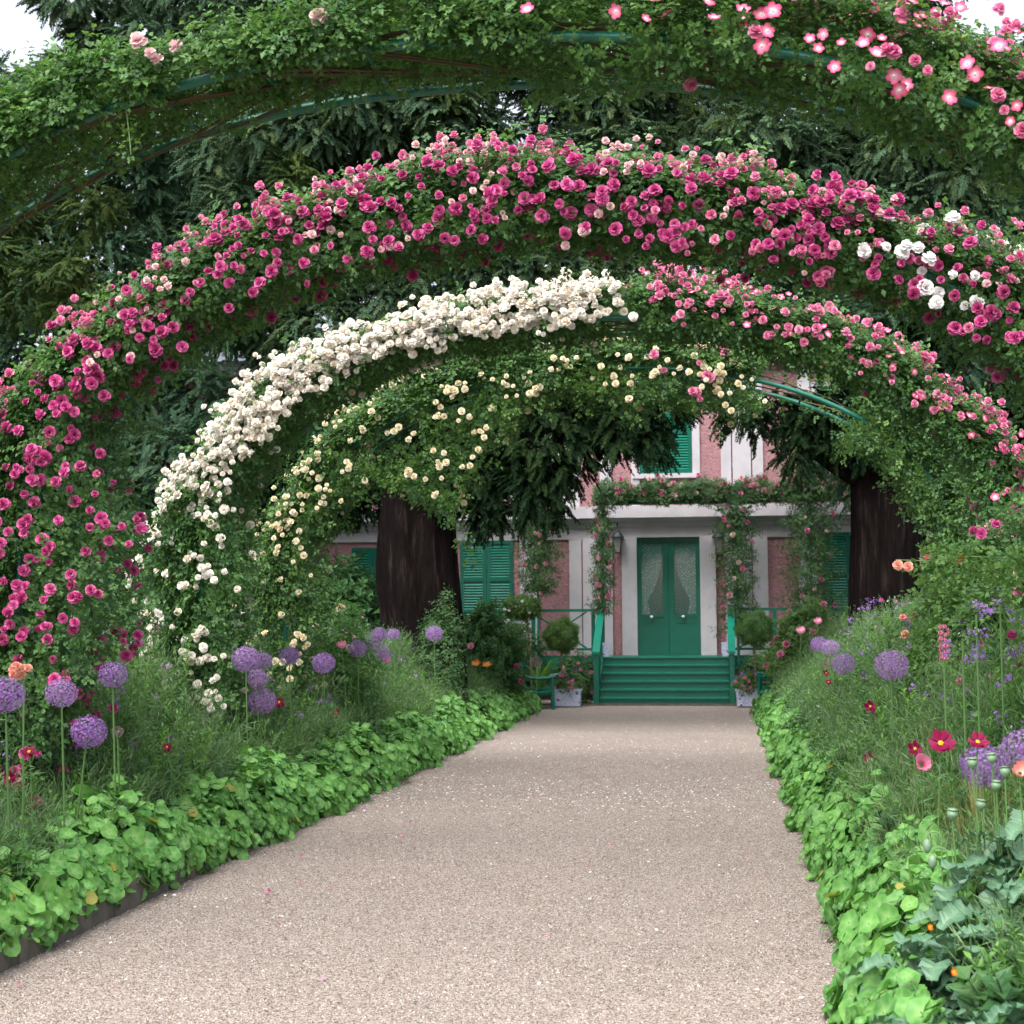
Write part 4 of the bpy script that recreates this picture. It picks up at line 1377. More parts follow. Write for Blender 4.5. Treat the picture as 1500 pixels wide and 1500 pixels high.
def planter(px0, px1, py0, py1, Y, label, plants=True, pots='planters of blue and white china'):
    a, b_ = P(px0, py1, Y), P(px1, py0, Y)
    w, h = b_.x - a.x, b_.z - a.z
    z0 = max(a.z, 0.0) if a.z < .5 else DECK
    t = thing('planter', label, 'planter', ((a.x + b_.x) / 2, Y, z0), pots)
    mb = MB()
    q = w / 2
    mb.add([(-q * .9, -q * .5, 0), (q * .9, -q * .5, 0), (q * .9, q * .5, 0), (-q * .9, q * .5, 0), (-q, -q * .6, h), (q, -q * .6, h), (q, q * .6, h), (-q, q * .6, h)],
           [(0, 3, 2, 1), (0, 1, 5, 4), (1, 2, 6, 5), (2, 3, 7, 6), (3, 0, 4, 7)])
    mb.build('pot', M['china'], t)
    mb = MB()
    for x0, x1, y0_, y1_ in ((-q * 1.06, q * 1.06, -q * .66, -q * .56), (-q * 1.06, q * 1.06, q * .56, q * .66), (-q * 1.06, -q * .96, -q * .559, q * .559), (q * .96, q * 1.06, -q * .559, q * .559)):
        mb.box(x0, x1, y0_, y1_, h - .02, h + .02)
    mb.build('rim', M['china'], t)
    mb = MB(); mb.box(-q * .95, q * .95, -q * .55, q * .55, h - .06, h - .03)
    mb.build('soil', M['soil'], t)
    return t, w, h
for px0, px1, lab in ((812, 852, 'blue and white china trough below the left clipped ball tree'), (1078, 1112, 'blue and white china trough below the right clipped ball tree')):
    t, w, h = planter(px0, px1, 1010, 1034, 29.1, lab)
    bt = thing('trough_flowers', 'mixed pink and violet flowers filling the ' + lab.split(' below')[0].replace('blue and white china ', '') + (' left of the steps' if px0 < 900 else ' right of the steps'), 'flowers', (t.location.x, 29.1, h))
    k = 500
    p, d = leaf_cloud((0, 0, .1), (w * .6, w * .4, .2), k, .3)
    scatter('foliage', 'sprig_pale', p, euler_z(d + np.array([0, 0, .6])), .8 * RNG.uniform(.6, 1.2, k), bt)
    k = 22
    p, d = leaf_cloud((0, 0, .15), (w * .6, w * .4, .24), k, .9)
    p[:, 1] = -np.abs(p[:, 1])
    scatter('violet_blossoms', 'violet', p, euler_z(d), 1.0 * RNG.uniform(.6, 1.2, k), bt)
    for i in range(8):
        inst('blossom', R.choice(ROSES['pinkrose']), bt, (R.uniform(-.3, .3), -w * .42, R.uniform(.05, .3)), (1.3, 0, 0), .06)
planter(883, 893, 938, 957, 31.0, 'small blue and white pot on the veranda left of the door')
planter(1057, 1066, 936, 955, 31.0, 'small blue and white pot on the veranda right of the door')

# strap-leaved plant, benches
def strap_plant(px, Y, label, H=1.0, n=26):
    t = thing('strap_leaf_plant', label, 'plant', (gp(px, Y), Y, 0))
    for i in range(n):
        a = R.uniform(0, 6.28); l = H * R.uniform(.7, 1.1)
        mb = MB()
        pts_ = [(math.cos(a) * l * .45 * q ** 1.8, math.sin(a) * l * .45 * q ** 1.8, l * (1.25 * q - .45 * q ** 3)) for q in np.linspace(0, 1, 6)]
        vs, fs = [], []
        for j, p_ in enumerate(pts_):
            w_ = .03 * math.sin(PI * min(1, .25 + j / 6 * .75))
            vs += [(p_[0] - math.sin(a) * w_, p_[1] + math.cos(a) * w_, p_[2]), (p_[0] + math.sin(a) * w_, p_[1] - math.cos(a) * w_, p_[2])]
        fs = [(2 * j, 2 * j + 1, 2 * j + 3, 2 * j + 2) for j in range(5)]
        mb.add(vs, fs)
        mb.build('leaf', M['lance'], t, True)
strap_plant(1138, 28.3, 'clump of green strap leaves beside the right clipped ball tree', 1.25, 34)
strap_plant(790, 28.7, 'clump of arching strap leaves behind the left bench', 1.15, 22)

def bench(px, Y, mirror, label):
    x = P(px, 1030, Y).x
    t = thing('garden_bench', label, 'bench', (x, Y, 0), 'green garden benches facing the path')
    s = -1 if mirror else 1
    def prof(pts_, r):
        for yy_ in (0, 1.5):
            mb = MB()
            mb.tube([(s * a, yy_, z) for a, z in pts_], r, 5)
            yield mb, yy_
    for mb, _ in prof([(0.62, 0), (0.60, 0.3), (0.60, .62)], .045): mb.build('leg', M['green_paint'], t)
    for mb, _ in prof([(0.08, 0), (0.06, 0.4), (0.0, .75), (-0.02, .95)], .045): mb.build('back_post', M['green_paint'], t)
    for mb, _ in prof([(0.02, .66), (.15, .60), (.35, .58), (.55, .6), (.66, .62)], .038): mb.build('arm', M['green_paint'], t)
    for mb, _ in prof([(0.04, .45), (.15, .32), (.35, .30), (.6, .33)], .05): mb.build('side_rail', M['green_paint'], t)
    for q in range(5):
        mb = MB(); a = .12 + q * .1
        mb.box(s * a - .04, s * a + .04, -.02, 1.52, .37, .395)
        mb.build('seat_slat', M['green_paint'], t)
    for q in range(3):
        mb = MB(); a = .0 + q * -.01
        mb.box(s * a - .012, s * a + .012, -.02, 1.52, .52 + q * .14, .62 + q * .14)
        mb.build('back_slat', M['green_paint'], t)
bench(763, 28.2, False, 'green bench with curved arm at the end of the left flower bed')
bench(1162, 28.2, True, 'green bench half hidden by leaves at the end of the right flower bed')

# ------------------------------------------------------------------ nasturtium borders
def border(label, xin, xout, H, k, seed, ymin=5.3, ymax=28.0):
    """xin = path side, xout = bed side"""
    t = thing('nasturtium_border', label, 'nasturtiums', (xin, 0, 0), 'nasturtium borders along the path')
    sg = 1 if xout > xin else -1
    Wd0 = abs(xout - xin)
    y = ymin + (ymax - ymin) * RNG.random(k) ** 1.25
    Wd = Wd0 * (1 + (.7 if sg < 0 else .1) * np.clip((10.5 - y) / 2.5, 0, 1))
    v = RNG.random(k)
    if sg > 0: v = np.where(y < 6.6, v * .3, v)
    # profile: from the ground at the path side up over the mound to the bed side
    ov = (0.10 + 0.22 * (wav(y * .45, seed + 2))) * (1 if sg > 0 else .35 + .65 * np.clip((y - 9) / 5, 0, 1))
    lowz = 0.05 + (0.09 * np.clip((12 - y) / 3, 0, 1) if sg < 0 else 0)
    hh = H * (0.62 + 0.55 * wav(y * .3, seed) + .12 * np.sin(y * 4.1 + seed))
    px_ = np.where(v < .4, -ov + (v / .4) ** 1.5 * (ov + Wd * .30), Wd * (.30 + .7 * (v - .4) / .6))
    pz_ = np.where(v < .4, lowz + (hh * .9 - lowz) * (v / .4) ** .75, hh * (.88 + .2 * np.sin((v - .4) / .6 * PI * .8)))
    dep = RNG.random(k) ** 2 * 0.16
    nrmx = np.where(v < .4, -1.0, -.25)
    nrmz = np.where(v < .4, .55 + v, 1.0)
    if sg > 0: px_ = np.where(y < 7.8, px_ - .07, px_); px_ = np.where(y < 6.2, px_ - .04, px_)
    x = sg * (px_ - nrmx * dep * .6)
    z = np.maximum(pz_ - dep + RNG.normal(0, .035, k), .03)
    p = np.stack([x, y, z], 1)
    nd = np.stack([sg * nrmx, RNG.normal(-.25, .35, k), nrmz], 1) + RNG.normal(0, .36, (k, 3))
    sz = .045 + .09 * RNG.random(k) ** 1.3
    gap = np.sin(y * 8.3 + v * 7 + seed) + np.sin(y * 5.1 - v * 11) + .8 * np.sin(y * 17 + v * 19)
    sz = np.where(gap < -1.25, sz * .45, sz)
    show = sz / y * (1.6 - dep * 4) * (y > 4.6)
    order = np.argsort(-show)
    solo, rest = order[:300], order[300:]
    e = euler_z(nd)
    for i in solo:
        inst('leaf', R.choice(NAST), t, p[i], e[i], float(sz[i]))
    scatter('leaves', 'nasturtium', p[rest], e[rest], sz[rest], t)
    for i in order[300:2600:75]:
        inst('yellow_leaf', R.choice(NASTY), t, (p[i][0] - sg * .03, p[i][1], p[i][2]), e[i], float(sz[i]) * .8)
    # stems
    mb = MB()
    for i in order[:3000]:
        q = p[i]
        mb.tube([(q[0], q[1], q[2]), (q[0] + sg * .10, q[1] + R.uniform(-.08, .08), q[2] * .5), (q[0] + sg * .2, q[1] + R.uniform(-.1, .1), 0)], .0025, 3, cap=False)
    mb.build('stalks', M['stem'], t, kind='stuff')
    return t, p, e, order
LB, lp, le, lo = border('low border of round green nasturtium leaves left of the gravel, spilling over boards', -3.52, -3.98, .46, 17000, 1.0)
RB, rp, re_, ro = border('low border of round green nasturtium leaves right of the gravel path', 0.80, 1.12, .46, 15000, 4.0)
for px, py, Y, in ((205, 1290, 7.3), (212, 1300, 7.3), (283, 1190, 8.2), (95, 1345, 6.7), (500, 1155, 11), (420, 1200, 9.2), (395, 1215, 9.1), (610, 1124, 14)):
    Y = 3.62 * FPX / (VPX - px)
    q = P(px, py, Y)
    inst('yellow_leaf', R.choice(NASTY), LB, (q.x + 3.52, q.y, q.z), (1.0, .2, R.random() * 3), .08)
for o_, xin, lst in ((LB, -3.52, ((745, 1068, 20), (739, 1054, 21), (400, 1203, 9.1), (186, 1220, 7.4))), (RB, .80, ((1322, 1446, 4.9), (1397, 1424, 4.9), (1362, 1358, 5.0)))):
    for px, py, Y in lst:
        Y = 3.65 * FPX / (VPX - px) if px < 900 else max(Y, .85 * FPX / (px - VPX))
        q = P(px, py, Y)
        inst('flower', single_mesh(M['orange'], True), o_, (q.x - xin, q.y, q.z), (1.1, .9, .2), .028)

# ------------------------------------------------------------------ bed greenery
def bed(x0, x1, hfun, k, key, size, ymin, ymax, name, label, lift=0.0, pw=1.1, zmin=.02, zone=None, up=1.0, ht=.4):
    y = ymin + (ymax - ymin) * RNG.random(k) ** pw
    x = x0 + (x1 - x0) * RNG.random(k) ** 1.7
    if zone is not None:
        ok = zone(x, y); x, y = x[ok], y[ok]
    k = len(x)
    h = hfun(x, y)
    s = size * RNG.uniform(.75, 1.3, k)
    z = np.maximum(zmin, (h - ht * s) * (1 - RNG.random(k) ** 1.7 * .9)) + lift
    nd = np.stack([RNG.normal(0, .22, k), RNG.normal(-.1, .22, k), np.full(k, up)], 1)
    return scatter(name, key, np.stack([x, y, z], 1), euler_z(nd), s, label=label, category='greenery')
def hl(x, y):
    d = np.clip(-x - 3.85 - .4 * np.clip((10.5 - y) / 2.5, 0, 1), 0, 3)
    return .50 + .92 * np.clip(d / .85, 0, 1) + .07 * d + .16 * (wav(y * .5 + x, 2) - .5) * 2
def hr(x, y):
    d = np.clip(x - 1.02 - .25 * np.clip((9.5 - y) / 2.5, 0, 1), 0, 3)
    return .50 + 1.05 * np.clip(d / 1.05, 0, 1) + .12 * d + .16 * (wav(y * .5 + x, 5) - .5) * 2 + .15 * np.clip((y - 9) / 8, 0, 1)
bed(-3.95, -9, hl, 7500, 'feather', 1.0, 6.5, 27, 'feathery_greenery', 'fine feathery foliage massed in the left flower bed')
bed(-4.0, -9, hl, 6500, 'lance', .95, 6.5, 27, 'leafy_greenery', 'bright narrow leaved shoots among the left flower bed', ht=.4)
bed(-3.9, -9, lambda x, y: hl(x, y) * .86, 5200, 'broad', 1.0, 5.5, 27, 'broad_leaf_greenery', 'dark broad leaves low in the left flower bed', ht=.28)
bed(-4.0, -5.5, lambda x, y: hl(x, y) * .8, 500, 'grey', 1.3, 19, 26, 'silver_greenery', 'silvery leaves toward the house end of the left bed', ht=.25)
bed(1.08, 6.5, hr, 6000, 'feather', 1.0, 5.6, 27, 'feathery_greenery', 'fine feathery foliage massed in the right flower bed')
bed(1.08, 6.5, hr, 6500, 'lance', .95, 5.6, 27, 'leafy_greenery', 'bright narrow leaved shoots filling the right flower bed', ht=.4)
bed(1.0, 6.5, lambda x, y: hr(x, y) * .88, 5000, 'broad', 1.0, 5.2, 27, 'broad_leaf_greenery', 'dark broad leaves low in the right flower bed', ht=.28)
bed(1.0, 2.2, lambda x, y: hr(x, y) * .85, 700, 'grey', 1.3, 15, 25, 'silver_greenery', 'silvery green leaves toward the house end of the right bed', ht=.25)
bed(1.0, 1.6, lambda x, y: hr(x, y) * .95, 260, 'drygrass', .9, 8, 11.5, 'drying_grass', 'straw coloured grass blades behind the right nasturtiums', ht=.5)
def flor(name, label, key, x0, x1, hf, k, ymin, ymax, size, lo=.75, hi=1.05):
    y = RNG.uniform(ymin, ymax, k); x = x0 + (x1 - x0) * RNG.random(k)
    z = hf(x, y) * RNG.uniform(lo, hi, k) + .03
    scatter(name, key, np.stack([x, y, z], 1), euler_z(randdir(k) + np.array([0, -.3, .6])), size * RNG.uniform(.6, 1.3, k), label=label, category='flowers')
flor('violet_wildflowers', 'small violet flowers sprinkled through the left bed', 'violet', -4.1, -7, hl, 620, 8, 24, .7)
flor('violet_wildflowers', 'small violet flowers sprinkled through the right bed', 'violet', 1.4, 4, hr, 520, 8.5, 24, .75)
flor('white_wildflowers', 'tiny white flowers dotted in the left bed', 'whiteflor', -4.7, -8, hl, 220, 7.5, 20, .4)
flor('white_wildflowers', 'tiny white flowers dotted in the right bed', 'whiteflor', 1.7, 5, hr, 220, 8, 20, .4)
flor('pink_wildflowers', 'small pink flowers dotted in the left bed', 'pinkflor', -4.7, -8, hl, 70, 8, 22, .9)
flor('pink_wildflowers', 'small pink flowers dotted in the right bed', 'pinkflor', 1.7, 5, hr, 80, 9, 22, .9)

# ------------------------------------------------------------------ alliums
def allium_head(mat, n=620, seed=0, sparse=False):
    mb = MB()
    for i in range(n):
        z = 1 - 2 * (i + .5) / n
        a = i * 2.39996
        r = math.sqrt(1 - z * z)
        d = Vector((r * math.cos(a), r * math.sin(a), z * .88)) + rv(.07)
        rad = .5 * R.uniform(.84, 1.0)
        p = d * rad
        nn = (d + rv(.5)).normalized()
        u = nn.orthogonal().normalized(); w = nn.cross(u)
        an = R.uniform(0, 6.28)
        fl = R.uniform(.034, .055)
        tt = R.uniform(0, .7)
        for q in range(3):
            c, s = math.cos(an + q * PI / 3), math.sin(an + q * PI / 3)
            l = u * c + w * s
            k_ = u * -s + w * c
            mb.add([p - l * fl, p - k_ * fl * .22 + nn * .01, p + l * fl, p + k_ * fl * .22 + nn * .01], [(0, 1, 2, 3)], tt)
        if i % 4 == 0:
            mb.add([p * .15, p * .15 + u * .006, p], [(0, 1, 2)], 0)
    return mb.mesh('flower_head', mat)
AH = [allium_head(M['allium']) for _ in range(3)]
AF = [allium_head(M['allium_faded'], 260) for _ in range(2)]
def allium(px, py, d, label, faded=False, lean=0.0):
    if px < 800:
        Y = min(26.5, (3.75 if px < 200 else 4.0) * FPX / (VPX - px))
    else:
        Y = max(1.25 * FPX / (px - VPX), FPX * (.245 if not faded else .16) / d)
    Y = min(Y, 26)
    c = P(px, py, Y)
    t = thing('allium', label, 'allium', (c.x - lean, Y + .1, 0), 'purple alliums in the beds')
    D = d * Y / FPX
    inst('flower_head', R.choice(AF if faded else AH), t, (lean, -.1, c.z), (R.uniform(-.2, .2), R.uniform(-.2, .2), R.random() * 6), D)
    mb = MB()
    mb.tube([(0, 0, 0), (lean * .35, -.04, c.z * .5), (lean * .95, -.1, c.z - D * .05)], .0085, 6, .006, cap=False)
    mb.build('stem', M['stem'], t, True)
for a in [
    (8, 1018, 62, 'large purple allium cut by the left photo edge'),
    (90, 1015, 50, 'round purple allium left of the lone leaning one, near the left edge'),
    (130, 1072, 56, 'lowest and nearest left allium, on a leaning pale stem', False, .14),
    (165, 988, 46, 'ragged purple allium overlapped by grass in the left bed'),
    (360, 965, 44, 'wide purple allium at the top of the stacked group in the left bed'),
    (385, 968, 30, 'small allium tucked right behind the top of the stacked group'),
    (377, 994, 34, 'middle allium of the stacked group in the left bed'),
    (383, 1027, 46, 'bottom allium of the stacked group, beside a crimson flower'),
    (424, 961, 32, 'purple allium just right of the stacked group in the left bed'),
    (474, 971, 36, 'loose purple allium midway along the left bed'),
    (524, 950, 29, 'purple allium above a flat pink poppy in the left bed'),
    (546, 946, 27, 'half hidden allium between two rounder ones in the left bed'),
    (559, 959, 30, 'round purple allium directly above a small pink poppy, left bed'),
    (555, 930, 26, 'pale allium standing highest in the mid left bed cluster'),
    (577, 929, 20, 'dim small allium right of the highest one in the left bed'),
    (636, 928, 27, 'allium in front of the left yew trunk foot'),
    (1200, 944, 26, 'leftmost allium of the right bed'),
    (1217, 949, 27, 'second allium from the left in the right bed, touching the first'),
    (1236, 972, 34, 'rosy purple allium with dried heads beside it, right bed'),
    (1263, 968, 22, 'small allium right of the rosy purple one'),
    (1268, 939, 19, 'faint small allium high in the right bed'),
    (1306, 974, 50, 'brightest full purple allium alone in the middle of the right bed'),
    (1345, 962, 15, 'tiny allium right of the brightest one'),
    (1360, 985, 35, 'ragged allium below the pink flower spike'),
    (1456, 1020, 40, 'allium half hidden by leaves near the right edge'),
    (1495, 966, 50, 'purple allium cut by the right photo edge, upper one'),
    (1441, 1122, 68, 'largest greyish purple allium behind green poppy pods'),
    (1500, 1098, 66, 'large purple allium cut by the right photo edge, lower one')]:
    allium(*a)
for a in [(172, 1072, 20, 'small dried allium head right of the leaning purple one'), (490, 1047, 15, 'dried allium head beside a crimson flower, left bed'),
          (697, 1023, 15, 'dried brown allium head above the nasturtiums toward the bench'), (785, 970, 20, 'greyish faded allium head in front of the left bench'),
          (1214, 972, 19, 'dried beige allium head left of the rosy purple allium'), (1233, 992, 19, 'dried beige allium head below the rosy purple allium')]:
    allium(*a, faded=True)

# ------------------------------------------------------------------ single flowers
def flower(name, label, px, py, Y, mesh, size, cat='flower', rot=None, group=None, stem=.004, hang=False):
    Y0_ = Y
    if px < 800: Y = min(27, max(Y, (3.8 if px < 300 else 3.98) * FPX / (VPX - px)))
    else: Y = max(Y, min(1.15 * FPX / (px - VPX), 26))
    size *= Y / Y0_
    c = P(px, py, Y)
    t = thing(name, label, cat, (c.x, Y + .03, 0), group)
    inst('blossom', mesh, t, (0, -.03, c.z), rot or (1.2 + R.uniform(-.4, .3), R.uniform(-.4, .4), R.uniform(-.4, .4)), size)
    mb = MB(); mb.tube([(R.uniform(-.05, .05), .04, 0), (R.uniform(-.03, .03), .03, c.z * .6), (0, -.02, c.z - .01)], stem, 5, stem * .7, cap=False)
    mb.build('stem', M['stem'], t)
    return t
def crimson_mesh():
    mb = MB()
    for k in range(11):
        an = 2 * PI * k / 11 * 2 + R.uniform(-.3, .3)
        rad = Vector((math.cos(an), math.sin(an), R.uniform(-.35, .55))).normalized()
        tan = Vector((-math.sin(an), math.cos(an), R.uniform(-.3, .3)))
        L_ = R.uniform(.34, .55); w = R.uniform(.12, .2)
        mb.add([rad * .05, rad * L_ * .6 - tan * w, rad * L_ - tan * w * .4 + Vector((0, 0, .05)), rad * L_ * .9 + tan * w * .5, rad * L_ * .55 + tan * w], [(0, 1, 2), (0, 2, 3), (0, 3, 4)], 0.0)
    for k in range(6):
        an = 2 * PI * k / 6
        mb.add([(.10 * math.cos(an), .10 * math.sin(an), .09), (.10 * math.cos(an + 1.05), .10 * math.sin(an + 1.05), .09), (0, 0, .15)], [(0, 1, 2)], 1.0)
    return mb.mesh('crimson', M['maroon'])
mar = [crimson_mesh() for _ in range(4)]
for px, py, Y, s, lab in [
    (43, 1102, 7.2, .09, 'crimson flower below the left alliums, ragged petals'), (14, 1141, 6.9, .09, 'crimson flower with orange centre at the left edge'),
    (245, 1095, 8.4, .075, 'crimson flower with yellow eye amid feathery leaves, left bed'), (397, 1088, 9.2, .075, 'crimson flower with yellow eye just above the left nasturtiums'),
    (409, 1029, 9.0, .085, 'crimson flower against the bottom stacked allium'), (493, 1044, 10.6, .06, 'dark red flower behind a dried allium head'),
    (1275, 1035, 9.5, .085, 'crimson flower with yellow eye right of centre in the right bed'), (1274, 1112, 8.2, .075, 'crimson flower above the dry grass, right bed'),
    (1340, 1097, 7.4, .085, 'crimson flower left of the big crimson one, right bed'), (1378, 1090, 7.0, .13, 'biggest crimson flower, open wide in the right bed'),
    (1432, 1088, 7.0, .10, 'crimson flower behind a poppy pod and above the largest allium'), (1210, 986, 12.6, .06, 'small crimson flower left of the rosy allium'), (1214, 999, 12.4, .06, 'small crimson flower under the dried allium heads')]:
    flower('crimson_flower', lab, px, py, Y, R.choice(mar), s, group='crimson flowers in the beds')

def poppy_mesh(mat):
    mb = MB()
    for k in range(5):
        an = 2 * PI * k / 5
        vs, fs = [], []
        nu, nv = 4, 4
        for j in range(nv + 1):
            v = j / nv
            for i in range(nu + 1):
                u = i / nu - .5
                a = an + u * 1.7 * (1 - .25 * v)
                r = .12 + (.34 + .07 * math.sin(k * 2.3)) * math.sin(v * 1.9) + .05 * v * math.sin(u * 17 + k * 1.7)
                vs.append((r * math.cos(a), r * math.sin(a), v * (.62 + .14 * math.sin(k * 3.1)) + .10 * math.sin(a * 6 + k * 2) * v))
        for j in range(nv):
            for i in range(nu):
                q = j * (nu + 1) + i
                fs.append((q, q + 1, q + nu + 2, q + nu + 1))
        mb.add(vs, fs, [1.0 if j == 0 else 0.25 if j == 1 else 0 for j in range(nv + 1) for i in range(nu + 1)])
    return mb.mesh('poppy', mat, True)
PPK, PMV, PCR = poppy_mesh(M['poppy_pink']), poppy_mesh(M['poppy_mauve']), poppy_mesh(M['coral'])
for px, py, Y, s, mt, lab, rt_ in [
    (1350, 1120, 6.0, .068, PPK, 'pale pink cupped poppy left of the largest allium', (1.1, -.7, .4)),
    (1397, 1284, 5.2, .06, PMV, 'mauve drooping poppy among grey green poppy leaves', (2.0, -.5, .3)),
    (1494, 1133, 5.5, .06, PCR, 'coral flower at the right photo edge beside poppy pods', (.9, 0, 0)),
    (501, 950, 14, .10, PPK, 'flat pink poppy touching an allium in the left bed', (.4, 0, 0)),
    (567, 971, 13, .075, PPK, 'small pink poppy under a round allium, left bed', (.4, 0, 0)),
    (690, 949, 20, .10, PPK, 'pale pink poppy in front of the dark veranda shrubs', (.9, 0, 0)),
    (1173, 928, 20, .12, PPK, 'pink poppy left of the first right bed allium', (.5, 0, 0)),
    (1198, 914, 22, .12, PPK, 'pair of pink petals at the top of the right bed by the steps', (.5, 0, 0))]:
    flower('poppy', lab, px, py, Y, mt, s, 'poppy', rt_, 'poppies in the beds')
for px, py, Y, lab in [(730, 970, 23, 'orange flower in front of the green veranda, right one'), (713, 974, 23, 'orange flower in front of the green veranda, left one'), (697, 972, 22.5, 'red flower left of the orange pair by the veranda')]:
    flower('orange_flower', lab, px, py, Y, single_mesh(M['orange']), .15, rot=(.6, 0, 0), group='orange flowers by the veranda')
# red flower cluster left
c = P(35, 985, 8.3)
t = thing('red_flower_head', 'cluster of coral red blooms between the two leftmost alliums', 'flower', (c.x, 8.3, 0))
for i in range(9):
    inst('blossom', R.choice(ROSES['coral']), t, (R.uniform(-.07, .07), R.uniform(-.05, .0), c.z + R.uniform(-.045, .045)), (1.2, R.uniform(-.5, .5), 0), .05)
mb = MB(); mb.tube([(0, .03, 0), (0, 0, c.z)], .006, 5); mb.build('stem', M['stem'], t)
# pink spike
c0 = P(1383, 964, 9.5); c1 = P(1382, 920, 9.5)
t = thing('flower_spike', 'upright spike of bright pink whorls in the right bed', 'flower', (c0.x, 9.5, 0))
mb = MB(); mb.tube([(0, 0, 0), (0, 0, c1.z)], .006, 5); mb.build('stem', M['stem'], t)
for i in range(6):
    for j in range(5):
        inst('blossom', R.choice(ROSES['pinkrose']), t, (.022 * math.cos(j * 1.26), .022 * math.sin(j * 1.26), c0.z + (c1.z - c0.z) * i / 5 + R.uniform(-.012, .012)), (1.3, R.uniform(-.4, .4), j * 1.26 + 1.57), R.uniform(.018, .034))
# violet panicles on the right
for q, (px, py, Y, lab) in enumerate([(1430, 900, 9.0, 'tall panicle of violet flowers above the right allium'), (1465, 885, 9.4, 'tallest violet panicle near the right edge'), (1410, 935, 8.8, 'lower violet panicle right of the pink spike')]):
    c = P(px, py, Y)
    t = thing('violet_flower_stem', lab, 'flower', (c.x, Y, 0), 'violet panicles in the right bed')
    mb = MB(); mb.tube([(0, 0, 0), (0, 0, c.z)], .006, 5); mb.build('stem', M['stem'], t)
    for i in range(6):
        inst('floret_cluster', R.choice(PROTO['violet'][2]), t, (R.uniform(-.1, .1), R.uniform(-.04, .04), c.z + R.uniform(-.12, .07)), (0, 0, R.random() * 6), .6)

# ------------------------------------------------------------------ poppy plants, right foreground
def lobed_leaf(mat, n=7):
    mb = MB()
    L_, vs, fs, tn = 1.0, [], [], []
    seg = n * 2
    for j in range(seg + 1):
        t = j / seg
        w = (.30 * math.sin(PI * min(1, t * .9 + .1)) ** .8) * (1.0 if j % 2 else .72) + .01
        z = .22 * math.sin(t * PI * .9) - .22 * t * t
        vs += [(t, -w, z + .06 * math.sin(j * 1.9) + .05), (t, 0, z), (t, w, z + .06 * math.sin(j * 2.3 + 1) + .05)]
        tn += [.0, .5, .0]
    for j in range(seg):
        a = 3 * j
        fs += [(a, a + 1, a + 4, a + 3), (a + 1, a + 2, a + 5, a + 4)]
    mb.add(vs, fs, tn)
    return mb.mesh('poppy_leaf', mat, False)
PL = [lobed_leaf(M['poppy_leaf']) for _ in range(4)]
def pod_mesh():
    mb = MB()
    mb.lathe([(.10, -.55), (.18, -.45), (.42, -.2), (.5, .05), (.42, .3), (.2, .42), (.46, .45), (.50, .5), (.15, .56)], n=12)
    return mb.mesh('seed_pod', M['pod'], True)
POD = pod_mesh()
mb = MB(); mb.lathe([(.05, -.7), (.3, -.5), (.42, -.1), (.38, .3), (.1, .7)], n=10)
BUD = mb.mesh('flower_bud', M['pod'], True)
poppies = [
    (1425, 1500, 6.55, .62, 34, 'broad grey green poppy plant filling the lower right corner', [(1395, 1193, 'seed_pod'), (1358, 1239, 'flower_bud'), (1366, 1262, 'flower_bud')]),
    (1480, 1460, 6.9, .80, 34, 'poppy plant at the right edge with a tall cluster of seed pods', [(1453, 1111, 'seed_pod'), (1424, 1118, 'seed_pod'), (1472, 1131, 'seed_pod'), (1459, 1151, 'seed_pod'), (1437, 1179, 'seed_pod'), (1447, 1252, 'flower_bud')]),
    (1355, 1500, 6.3, .36, 22, 'small blue green poppy plant mixed into the right nasturtiums', []),
    (1375, 1560, 5.35, .30, 20, 'lowest small poppy plant touching the bottom edge beside the nasturtiums', []),
    (1450, 1560, 5.3, .36, 24, 'nearest poppy plant at the bottom edge of the photo', []),
    (1400, 1560, 6.1, .40, 26, 'low poppy plant cut by the bottom edge of the photo', []),
    (1480, 1560, 6.1, .46, 28, 'poppy plant in the bottom right corner of the photo', []),
    (1545, 1500, 6.4, .62, 26, 'poppy plant cut by the right edge low in the photo', []),
    (1535, 1400, 7.2, .88, 26, 'poppy plant cut by the right edge beneath the lower allium', [])]
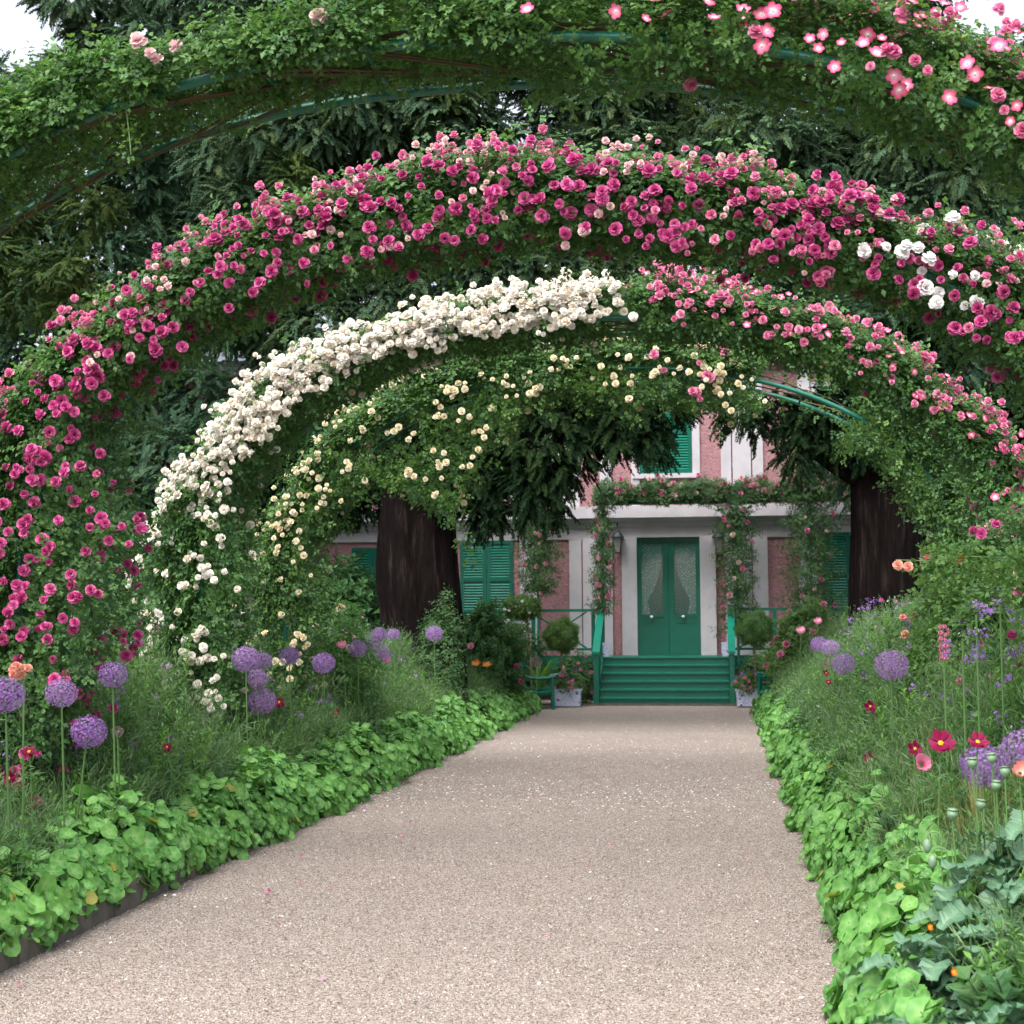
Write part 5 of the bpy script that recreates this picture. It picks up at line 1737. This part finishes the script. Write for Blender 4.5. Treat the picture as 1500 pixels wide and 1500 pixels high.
for px, py, Y, H, nl, lab, pods in poppies:
    x = gp(px, Y)
    t = thing('poppy_plant', lab, 'poppy plant', (x, Y, 0), 'leafy poppy plants in the right foreground')
    for i in range(nl):
        z = H * (0.15 + .85 * (i / nl))
        a = i * 2.4 + R.random() * .6
        s = .31 * (1.15 - .55 * i / nl)
        inst('leaf', R.choice(PL), t, (R.uniform(-.12, .12), R.uniform(-.1, .1), z), (R.uniform(-.3, .3), R.uniform(-.5, .2), a), (s, s, s))
    for ppx, ppy, kind in pods:
        c = P(ppx, ppy, Y)
        lx, lz = c.x - x, c.z
        sz = .046 if kind == 'seed_pod' else .034
        mb = MB()
        if kind == 'seed_pod':
            inst('seed_pod', POD, t, (lx, 0, lz), (R.uniform(-.15, .15), R.uniform(-.15, .15), 0), sz)
            mb.tube([(lx * .5, .02, 0), (lx * .8, .02, lz * .55), (lx, 0, lz - sz * .4)], .0045, 5, .0035, cap=False)
        else:
            inst('flower_bud', BUD, t, (lx, 0, lz), (PI, 0, 0), sz * 1.3)
            pts_ = [(lx * .5 + .03, .02, 0), (lx + .06, .01, lz * .7), (lx + .06, 0, lz + .02)] + [(lx + .03 + .03 * math.cos(a), 0, lz + .03 + .03 * math.sin(a)) for a in (.3, .9, 1.6, 2.3, 3.0)]
            mb.tube(pts_, .0035, 5, cap=False)
        mb.build('stalk', M['stem'], t, True)

# sword leaves
t = thing('iris_plant', 'two upright sword shaped leaves rising from the right nasturtiums', 'plant', (gp(1325, 7.0), 7.0, 0))
for px, py, pb, wv_, ln in ((1322, 1262, 1345, .018, -.05), (1353, 1290, 1370, .014, .0), (1340, 1330, 1400, .014, .04)):
    top = P(px, py, 7.0)
    mb = MB()
    ox = gp(px, 7.0) - t.location.x
    vs = []
    for j in range(7):
        q = j / 6
        w_ = wv_ * (1 - q ** 2.5) + .001
        xx_ = ox + .06 * (1 - q)
        vs += [(xx_ - w_, .0, top.z * q), (xx_, -.008, top.z * q), (xx_ + w_, 0, top.z * q)]
    mb.add(vs, [f for j in range(6) for f in ((3 * j, 3 * j + 1, 3 * j + 4, 3 * j + 3), (3 * j + 1, 3 * j + 2, 3 * j + 5, 3 * j + 4))])
    mb.build('leaf', M['lance'], t)

# arching young rose shoots at the right
t = thing('rose_shoot', 'long arching yellow green rose shoot reaching in from the right edge', 'shoot', (gp(1520, 8.5), 8.5, 0))
for pts_px in ([(1540, 870), (1480, 818), (1420, 815), (1360, 822), (1312, 820)], [(1540, 860), (1480, 865), (1420, 866), (1370, 845)]):
    pw = [P(a, b_, 8.5) - Vector(t.location) for a, b_ in pts_px]
    mb = MB(); mb.tube([(pw[0].x + .1, 0, 0)] + pw, .006, 5, .003, cap=False)
    mb.build('cane', M['stem'], t, True)
k = 60
p = np.array([list(P(R.uniform(1350, 1520), R.uniform(805, 870), 8.5 + R.uniform(-.1, .1)) - Vector(t.location)) for _ in range(k)])
scatter('foliage', 'sprig_pale', p, euler_z(randdir(k) + np.array([0, -.3, .6])), 1.0, t)
for px, py in ((1315, 828), (1330, 790 + 40)):
    q = P(px, py, 8.45) - Vector(t.location)
    inst('rose', ROSES['coral'][0], t, q, (1.2, 0, 0), .06)
print('built', len(bpy.data.objects), 'objects')
